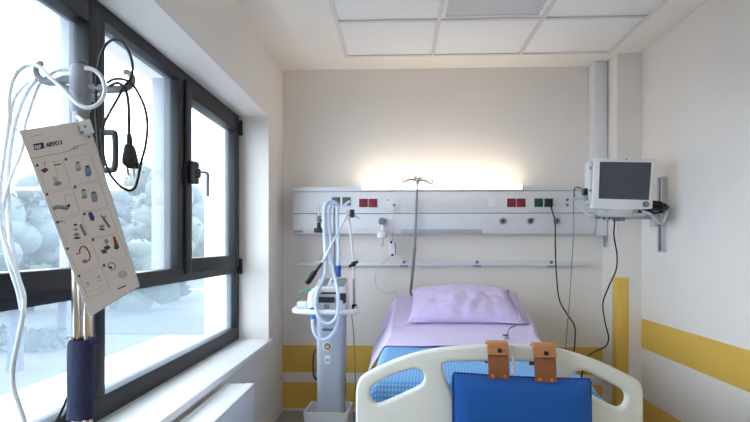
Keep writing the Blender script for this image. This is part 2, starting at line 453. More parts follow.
# ------------------------------------------------------------------ outside
GZ = -1.1
M['paving'] = mat('pale_concrete_paving', '#43454a', .8, var=.08, scale=.8)
M['road'] = mat('grey_asphalt', '#33353d', .9, var=.08, scale=2)
M['facade'] = mat('pale_render', '#85888f', .8, var=.04, scale=1)
M['facade2'] = mat('lavender_render', '#43475f', .8, var=.04, scale=1)
M['leaf'] = mat('dusty_green_leaf', '#333e38', .8, var=.25, scale=2)
M['leaf2'] = mat('grey_green_leaf', '#333d41', .8, var=.25, scale=2)
M['bark'] = mat('grey_bark', '#3d3f4e', .9, var=.15, scale=6)
M['pane_blue'] = mat('blue_grey_glazing', '#4b566c', .3, var=.05)
struct(MB().box((-90, -10, GZ - .3), (-1.5, 120, GZ)).build('ground', M['paving']))
rd = MB().box((-90, 14.5, GZ), (-1.5, 19, GZ + .02)).build('road', M['road']); struct(rd)

def tree(name, label, base, h, cr, m, trunk=.14, n=2600, low=.3, seed=1, cat='tree'):
    R = random.Random(seed); base = Vector(base)
    t = thing(name, label, cat, base)
    if trunk:
        q = MB().tube([base, base + Vector((.05, 0, h * .3)), base + Vector((-.05, .05, h * .62))], [trunk, trunk * .75, trunk * .4], 10)
        for k in range(6):
            a = R.uniform(0, 6.28); s = base + Vector((0, 0, h * R.uniform(.35, .55)))
            q.tube([s, s + Vector((math.cos(a) * cr * .4, math.sin(a) * cr * .4, h * .16)), s + Vector((math.cos(a) * cr * .7, math.sin(a) * cr * .7, h * .3))], [trunk * .35, trunk * .2, .02], 6)
        q.build('trunk', M['bark'], t)
    f = MB(); cl = []
    for k in range(22):
        z = R.uniform(low, .95); rr = cr * (1 - abs(z - .55) * 1.3); a = R.uniform(0, 6.28); d = rr * math.sqrt(R.random())
        cl.append((base + Vector((d * math.cos(a), d * math.sin(a), z * h)), cr * R.uniform(.25, .45)))
    for c, r in cl:
        tmp = bmesh.new(); bmesh.ops.create_icosphere(tmp, subdivisions=2, radius=r * .95)
        for v in tmp.verts: v.co = c + v.co * (1 + .35 * noise.noise(v.co * 2.2 + c))
        f._add(tmp)
    for k in range(n):
        c, r = R.choice(cl)
        v = Vector((R.gauss(0, 1), R.gauss(0, 1), R.gauss(0, 1))); v.normalize()
        p = c + v * r * R.random() ** .4
        s = R.uniform(.05, .11) * (h / 6) ** .5 * 1.3
        x = Vector((R.gauss(0, 1), R.gauss(0, 1), R.gauss(0, 1))).normalized(); y = x.orthogonal().normalized() * s * .6; x *= s
        f.quad(p - x, p - y, p + x, p + y)
    f.build('foliage', m, t, recalc=False)
    return t
def gp(px, d):           # a spot on the ground seen in pixel column px at depth d
    r = ray(px, HY); p = CAM + r * d; return Vector((p.x, p.y, GZ))
tree('broadleaf_tree', 'tall pale leafy tree seen through the middle upper pane beside the window handle', gp(152, 27), 6.3, 1.9, M['leaf'], seed=3, n=3200)
tree('broadleaf_tree', 'broad grey-green tree outside, behind the hanging mains plug', gp(112, 35), 5.8, 2.6, M['leaf2'], seed=5)
tree('round_tree', 'round low tree outside, just above the window transom behind the clear tubing', gp(30, 20), 3.3, 1.5, M['leaf'], seed=6, low=.25)
tree('round_tree', 'wide hazy tree outside at the far left edge of the upper pane', gp(2, 34), 5.4, 2.6, M['leaf2'], seed=8)
tree('street_tree', 'slender street tree whose trunk shows beside the chrome stand poles in the lower pane', gp(61, 14), 4.2, 1.2, M['leaf2'], trunk=.12, seed=9, low=.55, n=1500)
tree('street_tree', 'leaning street tree whose trunk shows behind the clear tube in the lower pane', gp(15, 10.5), 3.6, .9, M['leaf2'], trunk=.15, seed=10, low=.55, n=1500)
tree('shrub', 'bushy pale shrub outside, low in the middle upper pane behind the card', gp(174, 24), 2.4, 1.1, M['leaf'], trunk=0, seed=11, low=.05, n=2200, cat='bush')
tree('shrub', 'spreading shrub outside, above the transom between card and mullion', gp(133, 20.5), 2.3, 1.5, M['leaf'], trunk=0, seed=12, low=.05, n=2200, cat='bush')
for i, (px_, d_, h_, c_) in enumerate(((-20, 64, 7.2, 4.2), (22, 66, 7.0, 4.2), (62, 68, 6.6, 4.2), (104, 64, 7.8, 4.2), (140, 62, 8.4, 3.8), (176, 66, 9.0, 4.2), (206, 70, 7.8, 4.6))):
    tree('far_tree', ['hazy far tree at the outer left edge of the tree line', 'hazy far tree behind the small pale house', 'hazy far tree hidden mostly by the hanging card', 'hazy far tree behind the mains plug', 'hazy far tree left of the tall pale tree', 'tallest hazy far tree, beside the window handle', 'hazy far tree seen through the narrow far pane'][i], gp(px_, d_), h_, c_, M['leaf2'] if i % 2 else M['leaf'], trunk=.2, seed=30 + i, low=.2, n=1500)
hd = MB()
R = random.Random(4)
for k in range(2600):
    x = R.uniform(-19, -7.6); p = Vector((x, 12.2 + R.uniform(-.35, .35), GZ + R.uniform(0, .5)))
    a = Vector((R.gauss(0, 1), R.gauss(0, 1), R.gauss(0, 1))).normalized(); c = a.orthogonal().normalized() * .06; a *= .1
    hd.quad(p - a, p - c, p + a, p + c)
tag(hd.build('hedge', M['leaf2'], loc=(-12, 12.2, GZ), recalc=False), 'low clipped hedge running along the pavement outside the window', 'hedge')
def building(name, label, px, d, w, dep, h, m, nx, nz):
    c = gp(px, d); t = thing(name, label, 'building', c)
    MB().box((c.x - w / 2, c.y, GZ), (c.x + w / 2, c.y + dep, GZ + h), .05).build('wall', m, t)
    MB().box((c.x - w / 2 - .25, c.y - .25, GZ + h), (c.x + w / 2 + .25, c.y + dep + .25, GZ + h + .25), .03).build('roof', M['light_grey'], t)
    for i in range(nx):
        for k in range(nz):
            x = c.x - w / 2 + (i + .5) * w / nx; z = GZ + (k + .45) * h / nz
            MB().box((x - w / nx * .3, c.y - .04, z - .5), (x + w / nx * .3, c.y + .05, z + .55), .01).build('window', M['pane_blue'], t)
building('low_building', 'long lavender-grey low building across the road, seen in the near lower pane', 45, 46, 16, 6, 2.8, M['facade2'], 7, 1)
building('pale_house', 'small pale flat-roofed house among the trees outside', 42, 29, 2.2, 2, 2.1, M['facade'], 2, 1)
fn = thing('railing', 'thin white railing with a horizontal rail beyond the road outside', 'railing', gp(110, 24))
y = 23.6
q = MB()
for z in (.45, .95): q.box((-34, y - .03, GZ + z), (-4, y + .03, GZ + z + .06))
q.build('rail', M['white_metal'], fn)
for k in range(16): MB().box((-34 + 2 * k - .03, y - .03, GZ), (-34 + 2 * k + .03, y + .03, GZ + 1)).build('post', M['white_metal'], fn)
# ------------------------------------------------------------------ radiator under the sill
rx0, rx1, ry0, ry1, rz0, rz1 = -.835, -.70, 1.45, 2.70, .12, .570
rad = thing('radiator', 'white panel radiator with a flat top cover under the window sill', 'radiator', ((rx0 + rx1) / 2, (ry0 + ry1) / 2, 0))
MB().box((rx1 - .022, ry0 + .004, rz0), (rx1, ry1 - .004, rz1 - .012), .004).build('front_panel', M['white_metal'], rad)
MB().box((rx0, ry0 + .01, rz0), (rx0 + .02, ry1 - .01, rz1 - .02), .004).build('rear_panel', M['white_metal'], rad)
for y0, y1 in ((ry0, ry0 + .012), (ry1 - .012, ry1)):
    MB().box((rx0, y0, rz0 + .01), (rx1 - .002, y1, rz1 - .004), .003).build('side_panel', M['white_metal'], rad)
g = MB(); g.box((rx0, ry0, rz1 - .012), (rx0 + .022, ry1, rz1), .002).box((rx1 - .040, ry0, rz1 - .012), (rx1, ry1, rz1), .002)
g.box((rx0 + .02, ry0, rz1 - .011), (rx1 - .036, ry1, rz1 - .003))
g.build('top_cover', M['white_metal'], rad)
fin = MB()
for k in range(40): y = ry0 + .03 + k * .0305; fin.box((rx0 + .025, y, rz0 + .02), (rx1 - .03, y + .004, rz1 - .03))
fin.build('convector_fins', M['light_grey'], rad)
for y in (ry1 - .06, ry1 - .11): MB().tube(crv([(-.77, y, 0), (-.77, y, .08), (-.77, y, .14)], 4), .009, 10).build('pipe', M['white_metal'], rad)
for y in (ry0 + .2, ry1 - .2): MB().box((-.8648, y, .2), (rx0 + .005, y + .04, .5), .002).build('wall_bracket', M['white_metal'], rad)

# ------------------------------------------------------------------ bed head unit on the back wall
HF = 4.03; hx0, hx1 = -.763, 1.40
head = thing('bed_head_unit', 'long white bed head supply panel with sockets and gas outlets on the back wall', 'supply panel', ((hx0 + hx1) / 2, YB, 1.31))
def HP(px, py, d=0): p = PY(px, py, HF - d); return p
def hbox(px0, py0, px1, py1, d0, d1, bev=0, bb=None):
    a, c = HP(px0, py1), HP(px1, py0); q = bb or MB()
    return q.box((min(a.x, c.x), HF - d1, min(a.z, c.z)), (max(a.x, c.x), HF - d0, max(a.z, c.z)), bev)
MB().box((hx0, HF, 1.478), (hx1, YB - .001, 1.632), .003).build('upper_housing', M['panel'], head)
MB().box((hx0, HF, 1.362), (hx1, YB - .001, 1.472), .003).build('lower_housing', M['panel'], head)
MB().box((hx0 + .003, HF + .006, 1.465), (hx1 - .003, YB - .002, 1.484)).build('joint_strip', M['seam'], head)
MB().box((hx0 + .003, HF + .006, 1.626), (hx1 - .003, YB - .002, 1.640)).build('joint_strip', M['seam'], head)
MB().box((hx0, HF - .004, 1.636), (hx1, YB - .001, 1.669), .004).build('top_ledge', M['panel'], head)
# underside, sloping back to the wall
u = MB().prism([(HF, 1.362), (HF + .012, 1.330), (YB - .001, 1.318), (YB - .001, 1.362)], lambda a, z, d: Vector((d, a, z)), hx0 + .004, hx1 - .004)
u.build('underside', M['panel'], head)
a0, a1 = HP(401, 234).x, HP(482, 234).x
MB().box((a0, HF - .004, 1.331), (a1, HF + .03, 1.360), .004).build('reading_lamp_cover', M['panel_shade'], head)
a0, a1 = HP(294, 231).x, HP(303, 231).x
MB().box((a0, HF - .001, 1.338), (a1, HF + .02, 1.352), .002).build('name_plate', M['grey_plastic'], head)
# long lamp lying on the ledge
lx0, lx1 = HP(361.5, 188).x, HP(522.5, 188).x
MB().box((lx0, HF - .008, 1.650), (lx1, HF + .034, 1.680), .004).build('lamp_diffuser', M['lamp'], head)
for x in (lx0, lx1): MB().box((x - .006, HF - .009, 1.648), (x + .006, HF + .036, 1.682), .002).build('lamp_end_cap', M['panel'], head)
def socket(px, py, m, label):
    p = HP(px, py); s = .0305
    fr = MB().box((p.x - s - .009, HF - .004, p.z - s - .009), (p.x + s + .009, HF + .002, p.z + s + .009), .003).build('socket', M['panel'], head)
    fr['label'] = label
    q = MB()
    q.box((p.x - s, HF - .008, p.z - s), (p.x + s, HF - .002, p.z + s), .003)
    fc = q.build('socket_face', m, fr)
    return p
socket(336, 201.5, M['darkgreen'], 'grey-green socket'); socket(346.5, 201.5, M['darkgreen'], 'grey-green socket')
socket(363.3, 203, M['red'], 'dark red socket'); socket(373, 203, M['red'], 'dark red socket')
socket(511.2, 202.8, M['red'], 'dark red socket'); socket(521, 202.8, M['red'], 'dark red socket')
socket(538.5, 202.8, M['green'], 'dark green socket'); bs = socket(548.5, 202.8, M['black'], 'black socket with a plug in it')
def plate_box(px0, py0, px1, py1, name, m=M['white_plastic']):
    return hbox(px0, py0, px1, py1, -.002, .006, .003).build(name, m, head)
pl = plate_box(385.5, 198, 400, 209.5, 'nurse_call_plate')
for px, py, r in ((388.2, 198.9 + 1.2, .006), (394, 205.3, .011)):
    p = HP(px, py); MB().cyl((p.x, HF - .014, p.z), (p.x, HF - .004, p.z), r, bev=.002).build('button', M['grey_plastic'], pl)
pl = plate_box(487.5, 198.8, 496.5, 207.5, 'blank_plate')
for py in (199.8, 205):
    p = HP(567.2, py); MB().cyl((p.x, HF - .007, p.z), (p.x, HF + .001, p.z), .011, bev=.002).build('equipotential_pin', M['mid_grey'], head)
def gas(px, py, m, name='gas_outlet'):
    p = HP(px, py)
    o = MB().cyl((p.x, HF - .006, p.z), (p.x, HF + .001, p.z), .029, bev=.002).build(name, M['light_grey'], head)
    MB().cyl((p.x, HF - .020, p.z), (p.x, HF - .004, p.z), .020, bev=.003).build('outlet_ring', m, o)
    MB().cyl((p.x, HF - .022, p.z), (p.x, HF - .018, p.z), .008).build('outlet_port', M['black'], o)
    return p
gas(502.5, 221.2, M['mid_grey']); gas(530, 221, M['mid_grey']); gas(556.5, 221, M['dark_steel']); gas(382.3, 221.5, M['dark_steel']); gas(320, 219, M['dark_steel']); 

# equipment rail below it
rl = thing('equipment_rail', 'white horizontal equipment rail on the back wall below the supply panel', 'rail', (.33, YB, 1.09))
MB().box((-.746, 4.115, 1.093), (1.403, 4.128, 1.128), .003).build('rail', M['panel'], rl)
for px in (404, 477, 551):
    x = PY(px, 264, 4.12).x
    MB().box((x - .022, 4.128, 1.098), (x + .022, YB - .001, 1.124), .003).cyl((x, 4.108, 1.122), (x, 4.128, 1.122), .012, bev=.002).build('rail_bracket', M['dark_steel'], rl)
    MB().box((x - .03, 4.106, 1.086), (x + .03, 4.116, 1.099), .003).build('bracket_cap', M['grey_plastic'], rl)

# vertical trunking beside the pier
tk = thing('cable_trunking', 'tall pale grey vertical cable trunking between supply panel and corner pier', 'trunking', (1.445, YB, 1.31))
MB().box((1.402, 4.045, 1.315), (1.494, YB - .001, ZC - .001), .004).build('trunking_body', M['panel'], tk)
MB().box((1.415, 4.040, 1.325), (1.481, 4.047, ZC - .012), .002).build('trunking_cover', M['panel'], tk)
MB().box((1.470, 4.05, 1.235), (1.486, 4.07, 1.318), .003).build('hanging_tag', M['grey_plastic'], tk)
for p in ((604.2, 239.5),):
    q = PY(*p, 4.05); MB().cyl((q.x, 4.03, q.z), (q.x, 4.052, q.z), .011, bev=.002).build('screw_cap', M['grey_plastic'], tk)

# yellow corner guard
g = MB(); g.prism([(1.496, 3.886), (1.577, 3.886), (1.577, 3.8895), (1.4995, 3.8895), (1.4995, 3.965), (1.496, 3.965)], lambda a, b_, d: Vector((a, b_, d)), .0, 1.024, .0012)
tag(g.build('corner_guard', M['yellow'], loc=(1.5, 3.89, 0)), 'yellow upright corner guard on the wall pier below the monitor', 'corner guard')

# ------------------------------------------------------------------ gas fittings and the handset on the unit
p = HP(320, 219)
fm = thing('gas_flow_meter', 'small gas flow meter with clear tube and black knob plugged into the supply panel', 'flow meter', (p.x, HF - .03, p.z - .1))
MB().cyl((p.x, HF - .05, p.z), (p.x, HF - .004, p.z), .012, bev=.002).box((p.x - .012, HF - .075, p.z - .03), (p.x + .012, HF - .045, p.z + .02), .004).build('valve_body', M['dark_steel'], fm)
MB().tube([(p.x, HF - .06, p.z + .015), (p.x, HF - .06, p.z + .10)], .009, 14).build('sight_tube', M['tube_clear'], fm)
q = HP(320.3, 226); z2 = q.z
MB().cyl((p.x, HF - .06, p.z - .03), (p.x, HF - .06, z2 - .02), .012, .016, 16).build('neck', M['black'], fm)
MB().box((p.x - .033, HF - .08, z2 - .05), (p.x + .033, HF - .04, z2 - .018), .006).build('knob', M['black'], fm)
MB().cyl((p.x + .012, HF - .06, p.z + .002), (p.x + .045, HF - .06, p.z + .006), .008, n=12, bev=.002).build('side_spigot', M['light_grey'], fm)

p = HP(382.3, 221.5)
vr = thing('suction_regulator', 'white suction fitting with round knob hanging under a gas outlet of the supply panel', 'suction regulator', (p.x, HF - .03, p.z - .1))
MB().lathe([(.010, 0), (.024, .004), (.026, .015), (.022, .024), (.010, .027)], Matrix.Translation((p.x, HF - .0195, p.z)) @ Matrix.Rotation(math.pi / 2, 4, 'X'), 20).build('knob', M['dark_steel'], vr)
zb = HP(381, 236.5).z
MB().tube([(p.x, HF - .03, p.z - .018), (p.x, HF - .03, zb + .04)], .010, 14).build('stem', M['white_plastic'], vr)
MB().lathe([(.006, .055), (.018, .05), (.034, .036), (.037, .012), (.030, 0), (.004, -.004)], Matrix.Translation((p.x - .003, HF - .04, zb - .012)), 22).build('cup', M['white_plastic'], vr)
q = HP(383, 240); MB().tube([(p.x, HF - .04, zb - .01), (q.x, HF - .04, q.z), (q.x - .005, HF - .04, q.z - .05)], .007, 10).build('nipple', M['light_grey'], vr)

p = PY(392.5, 248.5, 4.09)
hs = thing('call_handset', 'small white nurse call handset hanging on its cord above the equipment rail', 'call handset', (p.x, 4.09, p.z))
Mh = Matrix.Translation(p) @ Matrix.Rotation(math.radians(-4), 4, 'Y')
MB().box((-.024, -.016, -.058), (.024, .012, .058), .012, Mh).build('body', M['white_plastic'], hs)
MB().box((-.016, -.019, .038), (.0, -.012, .054), .003, Mh).build('top_button', M['black'], hs)
MB().box((-.014, -.019, -.055), (.004, -.012, -.040), .003, Mh).build('bottom_button', M['black'], hs)
MB().box((.018, -.018, -.05), (.026, -.006, .045), .003, Mh).build('grip_strip', M['mid_grey'], hs)
a = HP(394, 207)
MB().tube(crv([(a.x, HF - .016, a.z), (a.x - .004, HF - .03, a.z - .05), (a.x - .006, HF - .02, 1.36), (p.x, 4.06, p.z + .10), (p.x, 4.085, p.z + .055)], 8), .003, 6).build('cord', M['light_grey'], hs)
tube_thing('oxygen_line', 'thin pale tube hanging in a wide loop under the call handset', 'tube',
    [PY(390, 256, 4.08), PY(384, 263, 4.08), PY(377.5, 270, 4.08), PY(375, 279, 4.08), PY(377, 287, 4.08), PY(384, 292.5, 4.08), PY(391, 293.5, 4.08), PY(396, 291, 4.08), PY(397, 297, 4.08), PY(396, 303, 4.09)], .0035, M['light_grey'], n=6)

# ------------------------------------------------------------------ patient monitor, arm and wall channel
MY = 3.35
ch = thing('wall_channel', 'vertical aluminium mounting channel on the right-hand wall behind the monitor', 'wall channel', (XR, 3.57, 1.2))
zc0, zc1 = 1.20, 1.672
q = MB(); y0, y1 = 3.535, 3.605
q.box((XR - .010, y0, zc0), (XR - .0005, y1, zc1), .001).box((XR - .024, y0, zc0), (XR - .008, y0 + .010, zc1), .001).box((XR - .024, y1 - .010, zc0), (XR - .008, y1, zc1), .001)
q.box((XR - .026, y0, zc0), (XR - .022, y0 + .022, zc1), .001).box((XR - .026, y1 - .022, zc0), (XR - .022, y1, zc1), .001)
q.build('channel', M['alu'], ch)
MB().box((XR - .0255, y0 + .012, zc0 + .01), (XR - .0105, y1 - .012, zc0 + .035), .003).build('end_block', M['mid_grey'], ch)
arm = thing('monitor_mount', 'grey support arm with a small tray carrying the patient monitor from the wall channel', 'monitor mount', (1.62, 3.55, 1.42))
MB().box((XR - .075, 3.515, 1.37), (XR - .0262, 3.605, 1.49), .006).cyl((XR - .075, 3.53, 1.36), (XR - .075, 3.53, 1.50), .028, bev=.004).build('wall_clamp', M['light_grey'], arm)
MB().tube(crv([(XR - .075, 3.53, 1.425), (1.52, 3.52, 1.424), (1.40, 3.48, 1.422), (1.34, 3.45, 1.422)], 5), .020, 12).build('arm_tube', M['light_grey'], arm)
MB().box((1.20, 3.38, 1.414), (1.47, 3.56, 1.428), .004).box((1.20, 3.376, 1.412), (1.47, 3.384, 1.436), .002).build('tray', M['light_grey'], arm)
MB().cyl((1.34, 3.45, 1.39), (1.34, 3.45, 1.418), .035, bev=.004).build('swivel', M['grey_plastic'], arm)
for x in (1.232, 1.262, 1.285): MB().cyl((x, 3.385, 1.405), (x, 3.40, 1.405), .008, n=12).build('tray_screw', M['mid_grey'], arm)

mon = thing('patient_monitor', 'white patient monitor with dark blank screen on a wall arm', 'monitor', (1.33, 3.45, 1.43))
out = [(594.5, 158), (655, 158.8), (652.8, 208.6), (624, 210.2), (592.4, 208.3)]
Q = [PY(x, y, MY) for x, y in out]
def mf(a, z, d): return Vector((a, MY + d, z))
pts = [(v.x, v.z) for v in Q]
q = MB(); q.prism(pts, mf, 0, .045, .006); q.build('bezel', M['white_plastic'], mon)
back = [(v.x * .94 + 1.335 * .06 + .01, v.z * .93 + 1.6 * .07) for v in Q]
MB().prism(back, mf, .045, .14, .012).build('rear_housing', M['light_grey'], mon)
S = [PY(x, y, MY - .001) for x, y in ((600, 161.8), (651.6, 162.4), (648.8, 200), (598.6, 198.6))]
MB().prism([(v.x, v.z) for v in S], mf, -.0015, .004).build('screen', M['screen'], mon)
k = PY(645.4, 204.3, MY)
kn = MB().cyl((k.x, MY - .016, k.z), (k.x, MY + .002, k.z), .0165, bev=.003).build('control_knob', M['mid_grey'], mon)
MB().cyl((k.x, MY - .0175, k.z), (k.x, MY - .0155, k.z), .008).build('knob_centre', M['grey_plastic'], kn)
k = PY(626.3, 159.6, MY); MB().cyl((k.x, MY - .002, k.z), (k.x, MY + .002, k.z), .005, n=12).build('alarm_light', M['mid_grey'], mon)
a, c = PY(588.5, 204, MY + .05), PY(594, 160, MY + .05)
MB().box((a.x, MY + .02, a.z), (c.x + .02, MY + .125, c.z - .01), .005).build('side_module', M['light_grey'], mon)
for py, m in ((168, M['grey_plastic']), (190.5, M['grey_plastic'])):
    k = PY(590, py, MY + .02); MB().box((k.x - .004, MY + .015, k.z - .008), (k.x + .008, MY + .021, k.z + .008), .002).build('module_key', M['mid_grey'], mon)
k = PY(583, 191.5, MY + .08)
MB().box((k.x - .004, MY + .06, k.z - .022), (a.x + .004, MY + .10, k.z + .018), .005).build('cable_plug', M['black'], mon)
MB().box((k.x + .006, MY + .06, k.z - .055), (a.x + .004, MY + .09, k.z - .032), .004).build('cable_plug', M['grey_plastic'], mon)
kp = k
# bundle of leads lying on the arm
bd = thing('lead_bundle', 'tangled black and grey monitor leads piled on the arm by the wall channel', 'cables', (1.57, 3.47, 1.44))
R = random.Random(2)
for i in range(10):
    c0 = Vector((1.535 + R.uniform(-.02, .02), 3.42 + R.uniform(-.02, .03), 1.472 + R.uniform(-.016, .022)))
    P = [c0 + Vector((.055 * math.cos(t) * R.uniform(.8, 1.1), .03 * math.sin(t * 1.0 + i), .022 * math.sin(t) * R.uniform(.7, 1.2))) for t in [j * math.pi / 5 for j in range(10)]]
    MB().tube(crv(P, 4, True), .0075, 8, closed=True).build('black_lead', M['black_rubber'], bd)
for i in range(5):
    c0 = Vector((1.53 + R.uniform(-.015, .015), 3.40 + R.uniform(-.015, .015), 1.427 + R.uniform(-.01, .012)))
    P = [c0 + Vector((-.11, 0, .012 + .004 * i)), c0 + Vector((-.04, -.01, .004)), c0 + Vector((.03, 0, -.025 - .008 * i)), c0 + Vector((.075, .01, -.02 + .012 * i)), c0 + Vector((.055, .03, .03)), c0 + Vector((0, .02, .02))]
    MB().tube(crv(P, 6), .0055, 8).build('grey_lead', M['light_grey'], bd)
for dz in (.012, .034):
    MB().box((1.475, 3.40, 1.445 + dz), (1.60, 3.46, 1.463 + dz), .008).build('black_connector', M['black'], bd)
MB().box((1.43, 3.385, 1.432), (1.50, 3.43, 1.458), .006).build('black_connector', M['black'], bd)

# cables round the monitor and down the wall
def cable(name, label, pts, r, m, cat='cable', n=8, step=8): return tube_thing(name, label, cat, pts, r, m, step, n)
pb = HP(548.5, 203)
pg = thing('mains_plug', 'black mains plug pushed into the supply panel beside the green socket', 'plug', (pb.x, HF - .01, pb.z))
MB().box((pb.x - .022, HF - .032, pb.z - .024), (pb.x + .022, HF - .0085, pb.z + .022), .006).build('plug_body', M['black'], pg)
cable('power_cable', 'black power cable hanging from the black socket down the back wall behind the bed',
    [(pb.x + .006, HF - .034, pb.z - .012), PY(552.5, 212, 3.985), PY(555, 222, 3.975), PY(555.3, 245, 3.99), PY(556.5, 275, 4.03), PY(559.5, 300, 4.07), PY(567, 314, 4.1), PY(574.5, 326, 4.12), PY(575, 340, 4.12), PY(573.5, 352, 4.12), PY(567, 361, 4.12), PY(560, 372, 4.145), PY(556, 395, 4.155), Vector((1.05, 4.157, .02))], .0048, M['black_rubber'])
cable('earth_cord', 'thin grey lead hanging straight down the back wall from the monitor side',
    [Vector((kp.x - .004, MY + .08, kp.z + .012)), PY(579, 188.5, 3.5), PY(575, 190.5, 3.6), PY(573.6, 200, 3.7), PY(573.6, 230, 3.85), PY(572, 262, 3.95), PY(569.5, 300, 4.05), PY(567, 330, 4.1), PY(565.3, 350, 4.12), PY(562, 360, 4.12), PY(553, 372, 4.12), PY(540, 395, 4.12)], .0032, M['grey_plastic'], n=6)
cable('monitor_cable', 'black cable dropping from the monitor tray in a wavy line past the yellow guard',
    [PY(613.8, 214, 3.42), PY(614.5, 222, 3.42), PY(614, 236, 3.45), PY(617, 255, 3.5), PY(616, 270, 3.55), PY(609, 286, 3.6), PY(603, 303, 3.65), PY(605, 322, 3.7), PY(608.5, 337, 3.72), PY(606, 346, 3.72), PY(597, 350.5, 3.7), PY(589, 355, 3.65), PY(584, 362, 3.6), PY(580, 390, 3.6)], .0048, M['black_rubber'])
sc_ = thing('sensor_cable', 'pale grey sensor cable looping from the monitor side module under the screen', 'cable', PY(585, 212, 3.38))
MB().tube(crv([Vector((kp.x + .008, MY + .075, kp.z - .044)), PY(579, 199, 3.42), PY(575.5, 197.5, 3.43), PY(574.5, 200, 3.43), PY(578, 206, 3.41), PY(585, 212, 3.38), PY(592, 215.5, 3.36), PY(600, 217, 3.36)], 8), .006, 8).build('cord', M['light_grey'], sc_)
k = PY(597, 216.6, 3.36)
MB().tube([k + Vector((-.02, 0, .008)), k + Vector((.006, 0, -.004)), k + Vector((.022, 0, -.008))], [.006, .010, .007], 12).build('inline_connector', M['mid_grey'], sc_)
cable('looped_lead', 'thin black lead arching from the plug on the monitor side to the wall panel',
    [Vector((kp.x, MY + .08, kp.z + .01)), PY(580, 188.2, 3.46), PY(577, 187, 3.5), PY(574.5, 189, 3.5), PY(574.2, 194, 3.5), PY(575.5, 200, 3.48)], .0035, M['black_rubber'], n=6)
# ------------------------------------------------------------------ the bed
TH = math.radians(2.2); ct, st = math.cos(TH), math.sin(TH)
BO = Vector((.343, 1.96, 0))
def B(u, v, z): return Vector((BO.x + u * ct + v * st, BO.y - u * st + v * ct, z))
def FB(px, py, v=0.0):
    """where the sight line of a pixel meets the footboard plane -> (u, z)"""
    r = ray(px, py); n = Vector((st, ct, 0)); o = BO + n * v
    t = n.dot(o - CAM) / n.dot(r); p = CAM + r * t - BO
    return (p.x * ct - p.y * st, p.z + BO.z)
bed = thing('hospital_bed', 'hospital bed with cream moulded footboard seen from its foot end', 'bed', B(0, 1.0, 0))
FV = -.02
outl = [(356, 470), (355.6, 440), (355.6, 410), (355.9, 391), (357.8, 382.5), (361, 377.5), (366, 373.8), (379, 367), (398.6, 358.7), (418, 352.8), (437.5, 349), (460, 346.6), (478, 345.7), (495, 345.5), (515, 345.6), (535, 346.6), (551, 348), (566, 350.8), (585.6, 356.4), (609.6, 366), (628.8, 375.4), (637, 380), (641.5, 385), (643.3, 391), (643.8, 410), (643.8, 440), (643.5, 470)]
L = [FB(x, y, FV) for x, y in outl]
# finer curve between the corners, straight at the feet
top = crv([Vector((a, z, 0)) for a, z in L], 4)
outline = [(p.x, p.y) for p in top]
h1 = [(370.2, 396), (370.6, 391), (374.3, 385.4), (388.9, 376.9), (408.3, 370.3), (416, 369.4), (421.5, 371.5), (423.9, 376), (423.2, 382), (418, 387.2), (398.6, 396.4), (382, 403.4), (376, 404), (372, 401.2)]
h2 = [(443, 366), (447.5, 362.6), (470, 362), (500, 361.8), (530, 362), (549, 362.8), (553.5, 367), (551, 378), (543, 396), (532, 412), (505, 418), (480, 416), (462, 408), (452, 393), (445, 376)]
h3 = [(572.6, 378.5), (574.2, 373.8), (580, 371.6), (588, 372.4), (607, 381.2), (621.6, 389.6), (626, 394.6), (626.6, 401), (624, 406.6), (618, 408.2), (611, 405.6), (597, 398), (579, 387.6), (574, 383.5)]
holes = [[(p.x, p.y) for p in crv([Vector(FB(x, y, FV) + (0,)) for x, y in h], 4, True)] for h in (h1, h2, h3)]
plate('footboard', M['footboard'], outline, holes, lambda x, y, z: B(x, FV + .018 - z, y), .040, .012, bed, res=3)
# head board, frame, legs
hbp = [(-.47, .42), (-.47, .74), (-.44, .80), (-.3, .825), (.3, .825), (.44, .80), (.47, .74), (.47, .42)]
MB().prism([(p.x, p.y) for p in crv([Vector((a, z, 0)) for a, z in hbp], 4)], lambda a, z, d: B(a, d, z), 2.105, 2.135, .008).build('headboard', M['footboard'], bed)
f = MB()
for u in (-.40, .26):
    f.prism([(u, .40), (u + .04, .40), (u + .04, .47), (u, .47)], lambda a, z, d: B(a, d, z), .0, 2.11, .004)
for v in (.1, .7, 1.35, 2.0):
    f.prism([(v, .41), (v + .05, .41), (v + .05, .46), (v, .46)], lambda a, z, d: B(d, a, z), -.38, .28, .004)
f.build('bed_frame', M['white_metal'], bed)
MB().grid(lambda a, b_: B(-.41 + .72 * a, .05 + 2.02 * b_, .575 + max(0, b_ - .6) * .22), 6, 20).build('deck', M['white_metal'], bed)
ps = MB()
for v in (.35, 1.0, 1.7):
    for u in (-.3, .22): ps.prism([(u, .45), (u + .04, .45), (u + .04, .585 + max(0, (v - .05) / 2.02 - .6) * .22), (u, .585 + max(0, (v - .05) / 2.02 - .6) * .22)], lambda a, z, d: B(a, d, z), v, v + .04)
ps.build('deck_support', M['white_metal'], bed)
for u in (-.37, .28):
    for v in (.18, 1.92):
        lg = MB().tube([B(u, v, .43), B(u, v, .13)], .024, 12).build('leg', M['white_metal'], bed)
        MB().cyl(B(u - .018, v + .02, .065), B(u + .018, v + .02, .065), .065, n=24, bev=.006).build('caster', M['grey_plastic'], lg)

